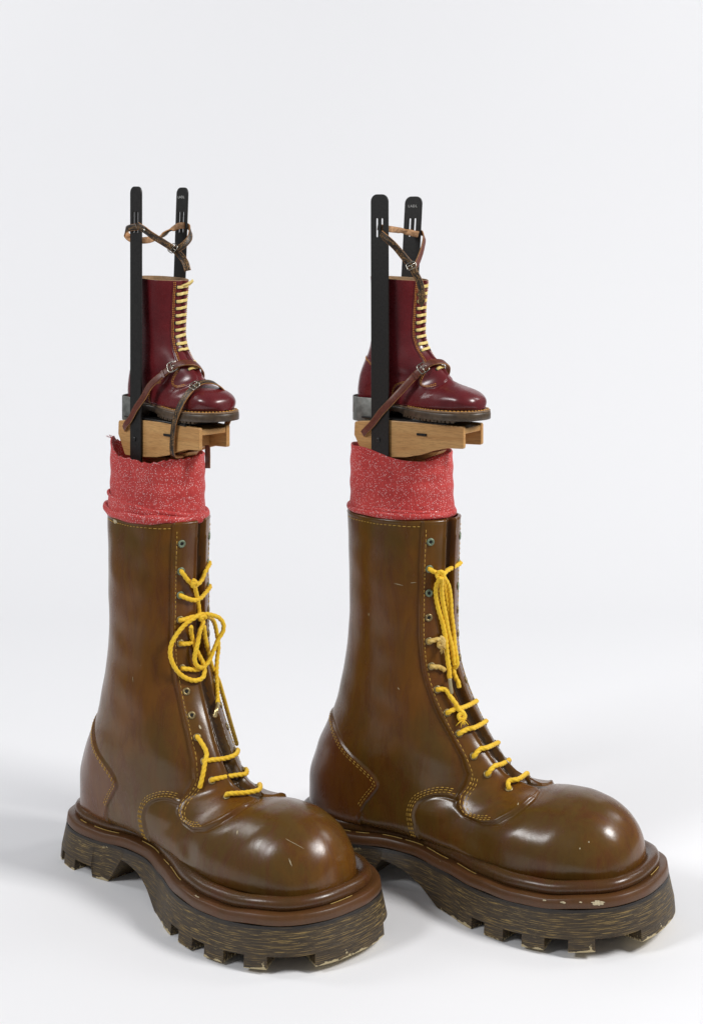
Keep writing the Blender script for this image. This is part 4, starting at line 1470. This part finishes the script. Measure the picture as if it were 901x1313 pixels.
LACE_B = dict(
    top=[(0.2888, -0.0612, 0.6403), (0.2992, -0.059, 0.6357), (0.3089, -0.051, 0.6312), (0.3136, -0.0398, 0.6279), (0.3133, -0.0244, 0.632), (0.3113, -0.0073, 0.6398)],
    knot=[(0.311, -0.0576, 0.634), (0.3165, -0.0539, 0.6368), (0.3218, -0.0518, 0.6329), (0.3211, -0.0539, 0.6258), (0.3147, -0.0576, 0.6241), (0.3105, -0.0583, 0.6287), (0.3142, -0.0548, 0.6326), (0.3231, -0.0508, 0.6271)],
    a=[(0.3209, -0.0605, 0.6275), (0.3088, -0.057, 0.61), (0.3045, -0.0515, 0.5884), (0.3075, -0.0458, 0.5586), (0.3136, -0.0399, 0.529), (0.3176, -0.0368, 0.4998), (0.3212, -0.0366, 0.4671), (0.3247, -0.0362, 0.4426), (0.3274, -0.0379, 0.4206)],
    tipa=[(0.3329, -0.0483, 0.4253), (0.3353, -0.0493, 0.4123), (0.338, -0.0494, 0.3962)],
    b=[(0.3215, -0.0599, 0.6274), (0.3161, -0.0515, 0.6065), (0.3142, -0.0436, 0.5798), (0.3175, -0.0366, 0.5455), (0.3198, -0.0305, 0.5153), (0.3253, -0.0252, 0.4816), (0.3292, -0.022, 0.4481)],
    c=[(0.3167, -0.0439, 0.625), (0.3187, -0.0284, 0.6063), (0.319, -0.0193, 0.5795), (0.3196, -0.0161, 0.5455), (0.3234, -0.0145, 0.5123), (0.3273, -0.0157, 0.4797), (0.3332, -0.0181, 0.4478), (0.3311, -0.0184, 0.4413), (0.3263, -0.02, 0.438), (0.3305, -0.0209, 0.4231), (0.3374, -0.0199, 0.4093), (0.3384, -0.0201, 0.4)],
    d=[(0.3145, -0.0398, 0.6164), (0.3122, -0.0267, 0.5885), (0.3132, -0.018, 0.5534), (0.3145, -0.0135, 0.5233), (0.3187, -0.0152, 0.4867), (0.3228, -0.0186, 0.463), (0.3311, -0.0228, 0.4436)],
    c5=[(0.29, -0.0618, 0.4953), (0.2995, -0.0594, 0.4991), (0.3067, -0.0514, 0.4999), (0.3128, -0.047, 0.4981)],
    n5=[(0.3097, -0.0466, 0.5042), (0.3158, -0.0441, 0.5012), (0.3182, -0.0451, 0.4935), (0.3167, -0.0483, 0.4857), (0.3111, -0.0508, 0.4876), (0.3095, -0.0495, 0.4941), (0.3156, -0.0454, 0.4965), (0.3184, -0.0471, 0.4857)],
    c6=[(0.298, -0.0567, 0.4484), (0.3059, -0.054, 0.449), (0.3137, -0.0469, 0.4435), (0.3204, -0.0423, 0.4368)],
    c7=[(0.3081, -0.0608, 0.4026), (0.3164, -0.0565, 0.409), (0.3263, -0.0533, 0.4036), (0.3367, -0.0512, 0.3903), (0.3468, -0.0485, 0.3768), (0.3549, -0.0464, 0.3632)],
    n7=[(0.3513, -0.0467, 0.366), (0.3589, -0.0453, 0.3627), (0.3644, -0.0454, 0.3571), (0.3634, -0.0488, 0.3509), (0.3578, -0.0521, 0.3496), (0.3545, -0.0509, 0.3561), (0.3593, -0.0461, 0.3589), (0.3661, -0.0434, 0.3519)],
    h1=[(0.3274, -0.0598, 0.3613), (0.3358, -0.0582, 0.3631), (0.3436, -0.0468, 0.3639), (0.3522, -0.0368, 0.3643), (0.355, -0.0183, 0.3632)],
    h2=[(0.3488, -0.0567, 0.3197), (0.3594, -0.0551, 0.3244), (0.367, -0.0433, 0.3266), (0.3755, -0.0333, 0.3277), (0.3781, -0.0151, 0.3256)],
    h3=[(0.3745, -0.0535, 0.2832), (0.3856, -0.0531, 0.2892), (0.3929, -0.0407, 0.291), (0.4013, -0.0305, 0.2921), (0.4048, -0.012, 0.2886)],
    h4=[(0.4028, -0.0497, 0.2505), (0.4131, -0.0496, 0.2578), (0.4203, -0.037, 0.2606), (0.4242, -0.0129, 0.2583), (0.4304, 0.0021, 0.2583)],
    h5=[(0.4376, -0.0514, 0.2265), (0.4433, -0.0475, 0.2345), (0.4519, -0.038, 0.2381), (0.4666, -0.0269, 0.2416), (0.4763, -0.0054, 0.2405)],
)


def thread(L, U, near, far=()):
    """start (and end) each cord inside its eyelet"""
    for key, i in near:
        p, n = U.surf(EYELET_S[i], .0445, "near")
        L[key] = [tuple(p - n * .003), tuple(p + n * .0045)] + list(L[key][2:])
    for key, i in far:
        p, n = U.surf(EYELET_S[i], .0445, "far")
        L[key] = list(L[key][:-1]) + [tuple(p + n * .0035), tuple(p - n * .003)]


thread(LACE_A, UA, (("top", 1), ("c3", 2), ("c4", 3), ("c5", 4), ("c6", 5), ("low", 8), ("h1", 9), ("h2", 10), ("h3", 11)), (("top", 1), ("c3", 2), ("h1", 9), ("h2", 10), ("h3", 11)))
thread(LACE_B, UB, (("top", 1), ("c5", 4), ("c6", 5), ("c7", 6), ("h1", 7), ("h2", 8), ("h3", 9), ("h4", 10), ("h5", 11)), (("top", 1), ("h1", 7), ("h2", 8), ("h3", 9), ("h4", 10), ("h5", 11)))
for L, ks in ((LACE_A, ("h1", "h2", "h3")), (LACE_B, ("h1", "h2", "h3", "h4", "h5"))):
    for key in ks:                                     # lift the crossings clear of the facing edges
        P = np.array(L[key]); k = len(P)
        for i in range(2, k - 2): P[i] += [.0025, 0, .0035]
        L[key] = [tuple(q) for q in P]
for key in ("top", "c3", "c4", "c5", "c6", "low", "h1", "h2", "h3", "strand", "loopL", "loopR", "drop", "tail"):
    r = .0046
    ob = rope("lace", LACE_A[key], r, M["rope"], GA)
    if key == "tail":
        t = np.array(LACE_A["tip"])
        V, F = tube(catmull(t, 12), np.r_[np.full(10, .0040), .0048, .0046], 14)
        mesh_obj("lace_tip", V, F, M["aglet"], ob)
for k, (c, r) in enumerate((((.3325, -.0085, .6145), .0046), ((.3325, .0125, .5440), .0052))):
    c = np.array(c)
    ring = [c + np.array([.45 * r * math.cos(a * .5), 1.15 * r * math.cos(a), 1.0 * r * math.sin(a) + (a - 6) * .0006]) for a in np.linspace(0, 11, 16)]
    rope("lace_knot", ring, .0040, M["rope"], GA)

for key in ("top", "a", "b", "c", "d", "c5", "c6", "c7", "h1", "h2", "h3", "h4", "h5"):
    old = key in ("c5", "c6")
    ob = rope("lace", LACE_B[key], (.0049 if key in "abcd" else .0048), M["old_rope"] if old else M["rope"], GB)
    if key == "a":
        t = np.array(LACE_B["tipa"])
        V, F = tube(catmull(t, 10), [.0036] * 8 + [.0034, .0028], 12)
        mesh_obj("lace_tip", V, F, M["clear"], ob)
rope("lace_knot", LACE_B["knot"], .0043, M["rope"], GB)
rr = np.random.default_rng(4)
for key, mt in (("n5", M["old_rope"]), ("n7", M["rope"])):
    ob = rope("lace_knot", LACE_B[key], .0044, mt, GB)
    c = np.array(LACE_B[key]).mean(0) + [.004, -.004, -.006]
    parts = []
    for i in range(16):
        d = rr.normal(0, 1, 3) * [.006, .006, .005] + [.002, -.002, -.006]
        parts.append(tube([c, c + d * .6 + [0, 0, .001], c + d], [.0011, .0009, .0005], 6))
    o = mesh_obj("frayed_end", *merge(parts), mt, ob); o["kind"] = "stuff"


# ------------------------------------------------------------------ leather straps of the stilts (points in each stilt's own space)
STRAP_A = dict(
    front=[(0.0133, -0.0645, 1.3258), (0.0362, -0.064, 1.3165), (0.0393, -0.045, 1.3039), (0.0333, -0.015, 1.2909), (0.0291, 0.012, 1.2778), (0.0395, 0.022, 1.2651), (0.0524, 0.026, 1.2494), (0.0601, 0.026, 1.2336)],
    left=[(0.0096, -0.056, 1.3242), (0.0113, -0.064, 1.3227), (-0.0106, -0.0645, 1.321), (-0.0308, -0.0615, 1.3162), (-0.044, -0.051, 1.3064), (-0.0307, -0.046, 1.2969), (-0.0045, -0.03, 1.2954), (0.0003, 0.0, 1.3032), (-0.0101, 0.038, 1.3157), (-0.0026, 0.0505, 1.3238), (0.0171, 0.0515, 1.3255)],
    right=[(0.0132, 0.0565, 1.3255), (0.0192, 0.06, 1.3222), (0.0308, 0.056, 1.3127), (0.0422, 0.044, 1.2984), (0.0421, 0.03, 1.2858), (0.0343, 0.016, 1.2747)],
)
STRAP_B = dict(
    front=[(0.0064, -0.0655, 1.3101), (0.0158, -0.0668, 1.3024), (0.0263, -0.0655, 1.2946), (0.0395, -0.06, 1.2806), (0.0511, -0.052, 1.2634), (0.0652, -0.045, 1.2447), (0.0744, -0.042, 1.2276), (0.0823, -0.04, 1.2105), (0.0869, -0.04, 1.1904), (0.086, -0.04, 1.1623)],
    tan=[(-0.0092, -0.055, 1.3226), (0.0141, -0.05, 1.3186), (0.0142, -0.01, 1.3153), (0.0078, 0.035, 1.311), (0.017, 0.0475, 1.3077), (0.0202, 0.0515, 1.3069)],
    right=[(0.0174, 0.056, 1.3093), (0.0234, 0.06, 1.3093), (0.0323, 0.055, 1.3013), (0.0453, 0.03, 1.2824), (0.0569, 0.0, 1.2624), (0.0705, -0.036, 1.2445)],
)
BLACK3 = (M["black_strap"], M["raw"], M["edge"])
BROWN3 = (M["brown_strap"], M["raw"], M["edge"])
TAN3 = (M["raw"], M["raw"], M["edge"])


def holes(o, pts, nrm, parent):
    """punched holes with pale rims along a strap"""
    for p, n in zip(pts, nrm):
        m = frame_at(p, n, (0, 0, 1))
        V = [m @ Vector((.0011 * math.cos(a), .0011 * math.sin(a), .0001)) for a in np.linspace(0, 2 * math.pi, 10, endpoint=False)]
        mesh_obj("strap_hole", V, [tuple(range(10))], M["hole"], o, False)


# knee strap of the left stilt
s1 = ribbon("knee_strap", STRAP_A["front"], [(0, -1, 0), (.1, -1, .1), (.45, -.9, .2), (.5, -.8, .3), (.55, -.75, .3), (.6, -.7, .3), (.75, -.6, .2), (.85, -.5, .1)], .0135, .0026, BLACK3, SA)
ribbon("knee_strap", STRAP_A["left"], [(0, -1, 0), (0, -1, 0), (-.1, -1, 0), (-.7, -.7, 0), (-1, .1, 0), (-.5, .85, 0), (-.1, 1, .05), (0, 1, .1), (0, 1, .05), (0, 1, 0), (0, 1, 0)], .0135, .0026, BLACK3, SA)
ribbon("knee_strap", STRAP_A["right"], [(0, 1, 0), (.3, 1, 0), (.9, .4, .1), (.95, .0, .2), (.9, -.3, .2), (.85, -.5, .2)], .0130, .0026, BLACK3, SA)
buckle(np.array(STRAP_A["front"][4]) + [.003, -.003, .001], (.6, -.72, .3), np.array(STRAP_A["front"][5]) - np.array(STRAP_A["front"][4]), .0185, .013, s1)
p = np.array(STRAP_A["front"][1]) + [.0012, -.0026, 0]
V, F = tube([p, p + [0, -.0012, 0]], [.0028, .0022], 12)
mesh_obj("rivet", V, F, M["steel"], s1)

# knee strap of the right stilt
s2 = ribbon("knee_strap", STRAP_B["front"], [(-.5, -.8, 0), (-.1, -1, .1), (.2, -1, .1), (.35, -.9, .2), (.45, -.85, .2), (.5, -.8, .2), (.5, -.8, .15), (.5, -.8, .1), (.5, -.8, 0), (.5, -.8, -.1)], .0140, .0026, BLACK3, SB, taper_end=.012)
ribbon("knee_strap", STRAP_B["tan"], [(0, 1, 0), (-.2, 1, 0), (-.3, 1, .05), (-.2, 1, 0), (0, 1, 0), (.2, 1, 0)], .0130, .0026, TAN3, SB)
ribbon("knee_strap", STRAP_B["right"], [(.2, 1, 0), (.7, .7, 0), (1, .2, .1), (.9, .3, .3), (.8, .3, .4), (.8, .2, .4)], .0120, .0026, (M["brown_strap"], M["brown_strap"], M["edge"]), SB)
buckle(np.array(STRAP_B["front"][5]) + [.001, -.0022, .0005], (.55, -.8, .2), np.array(STRAP_B["front"][6]) - np.array(STRAP_B["front"][5]), .0185, .012, s2)

# ankle straps over the small boots
for root, pts, fr in ((SA, [(-0.0440, -0.0572, 0.9095), (-0.0290, -0.0628, 0.9210), (-0.0146, -0.0640, 0.9315), (0.0073, -0.0645, 0.9572), (0.0283, -0.0630, 0.9787), (0.0413, -0.0550, 1.0035), (0.0591, -0.0455, 1.0214), (0.0690, -0.0350, 1.0330), (0.0805, -0.0284, 1.0425), (0.0947, -0.0218, 1.0495), (0.1067, -0.0134, 1.0520), (0.1140, 0.0010, 1.0500), (0.1130, 0.0150, 1.0420), (0.1050, 0.0290, 1.0300), (0.0850, 0.0400, 1.0050), (0.0500, 0.0460, 0.9700)], 0),
                      (SB, [(-0.0440, -0.0577, 0.9010), (-0.0290, -0.0640, 0.9125), (-0.0145, -0.0660, 0.9252), (0.0058, -0.0665, 0.9487), (0.0297, -0.0650, 0.9723), (0.0474, -0.0555, 0.9944), (0.0658, -0.0465, 1.0166), (0.0755, -0.0370, 1.0300), (0.0851, -0.0325, 1.0398), (0.0969, -0.0261, 1.0495), (0.1075, -0.0174, 1.0530), (0.1150, -0.0030, 1.0515), (0.1150, 0.0120, 1.0450), (0.1060, 0.0270, 1.0300), (0.0850, 0.0400, 1.0050), (0.0500, 0.0460, 0.9700)], 1)):
    n = [(0, -1, 0), (-.05, -1, 0), (0, -1, 0), (.05, -1, 0), (.2, -.97, .1), (.28, -.94, .15), (.32, -.9, .22), (.4, -.85, .33), (.46, -.75, .45), (.5, -.62, .58), (.55, -.4, .75), (.6, 0, .8), (.55, .45, .7), (.45, .8, .4), (.3, .95, .2), (.2, 1, .1)]
    st = ribbon("ankle_strap", pts, n, .0140, .0026, BROWN3, root)
    k = 8
    d = np.array(pts[k + 1]) - np.array(pts[k - 1])
    buckle(np.array(pts[k]) + np.array(n[k]) * .0018, n[k], d, .0195, .0190, st)
    ctr = np.array(pts[k - 1]) * .78 + np.array(pts[k - 2]) * .22
    # keeper loop beside the buckle
    bm = bmesh.new()
    box_bm(bm, -.0028, .0028, -.0082, .0082, -.0005, .0026); bevel(bm, .0007, 1)
    o = bm_obj("strap_keeper", bm, M["brown_strap"], st)
    o.matrix_local = frame_at(np.array(pts[k - 1]) * .55 + np.array(pts[k - 2]) * .45, n[k - 1], d)

# toe strap of the left stilt only, with its loose end hanging in front of the sock
tp = [(.1020, -.0250, .8660), (.1090, -.0480, .8700), (.1130, -.0545, .8830), (.1140, -.0545, .9000), (.1160, -.0545, .9180), (.1210, -.0555, .9350), (.1330, -.0580, .9560), (.1390, -.0520, .9760), (.1470, -.0425, .9950), (.1510, -.0275, 1.0095), (.1560, -.0125, 1.0165), (.1655, .0010, 1.0165), (.1720, .0140, 1.0100), (.1700, .0300, .9970), (.1650, .0460, .9780), (.1620, .0560, .9560), (.1560, .0480, .9250), (.1480, .0410, .8950)]
tn = [(0, -.4, -1), (0, -.9, -.4), (0, -1, 0), (0, -1, 0), (0, -1, 0), (0, -1, .05), (.1, -1, .2), (.1, -.9, .3), (.15, -.8, .5), (.2, -.6, .75), (.3, -.3, .9), (.35, 0, .93), (.3, .4, .85), (.2, .75, .6), (.1, .95, .3), (0, 1, 0), (0, 1, -.1), (0, 1, 0)]
st = ribbon("toe_strap", tp, tn, .0150, .0026, BLACK3, SA)
buckle(np.array(tp[9]) + np.array(tn[9]) * .0022, tn[9], np.array(tp[10]) - np.array(tp[8]), .0195, .0170, st)
holes(st, [np.array(tp[i]) * (1 - f) + np.array(tp[i + 1]) * f + np.array(tn[i]) * .0016 for i, f in ((2, .5), (4, .2), (5, .4), (7, .2))], [tn[2], tn[4], tn[5], tn[7]], SA)
ribbon("strap_end", [(.1500, .0050, .8900), (.1515, .0042, .8700), (.1495, .0060, .8560), (.1505, .0050, .8440)], [(.5, -.86, 0), (.62, -.78, 0), (.45, -.9, 0), (.55, -.83, 0)], .0110, .0024, BROWN3, SA)
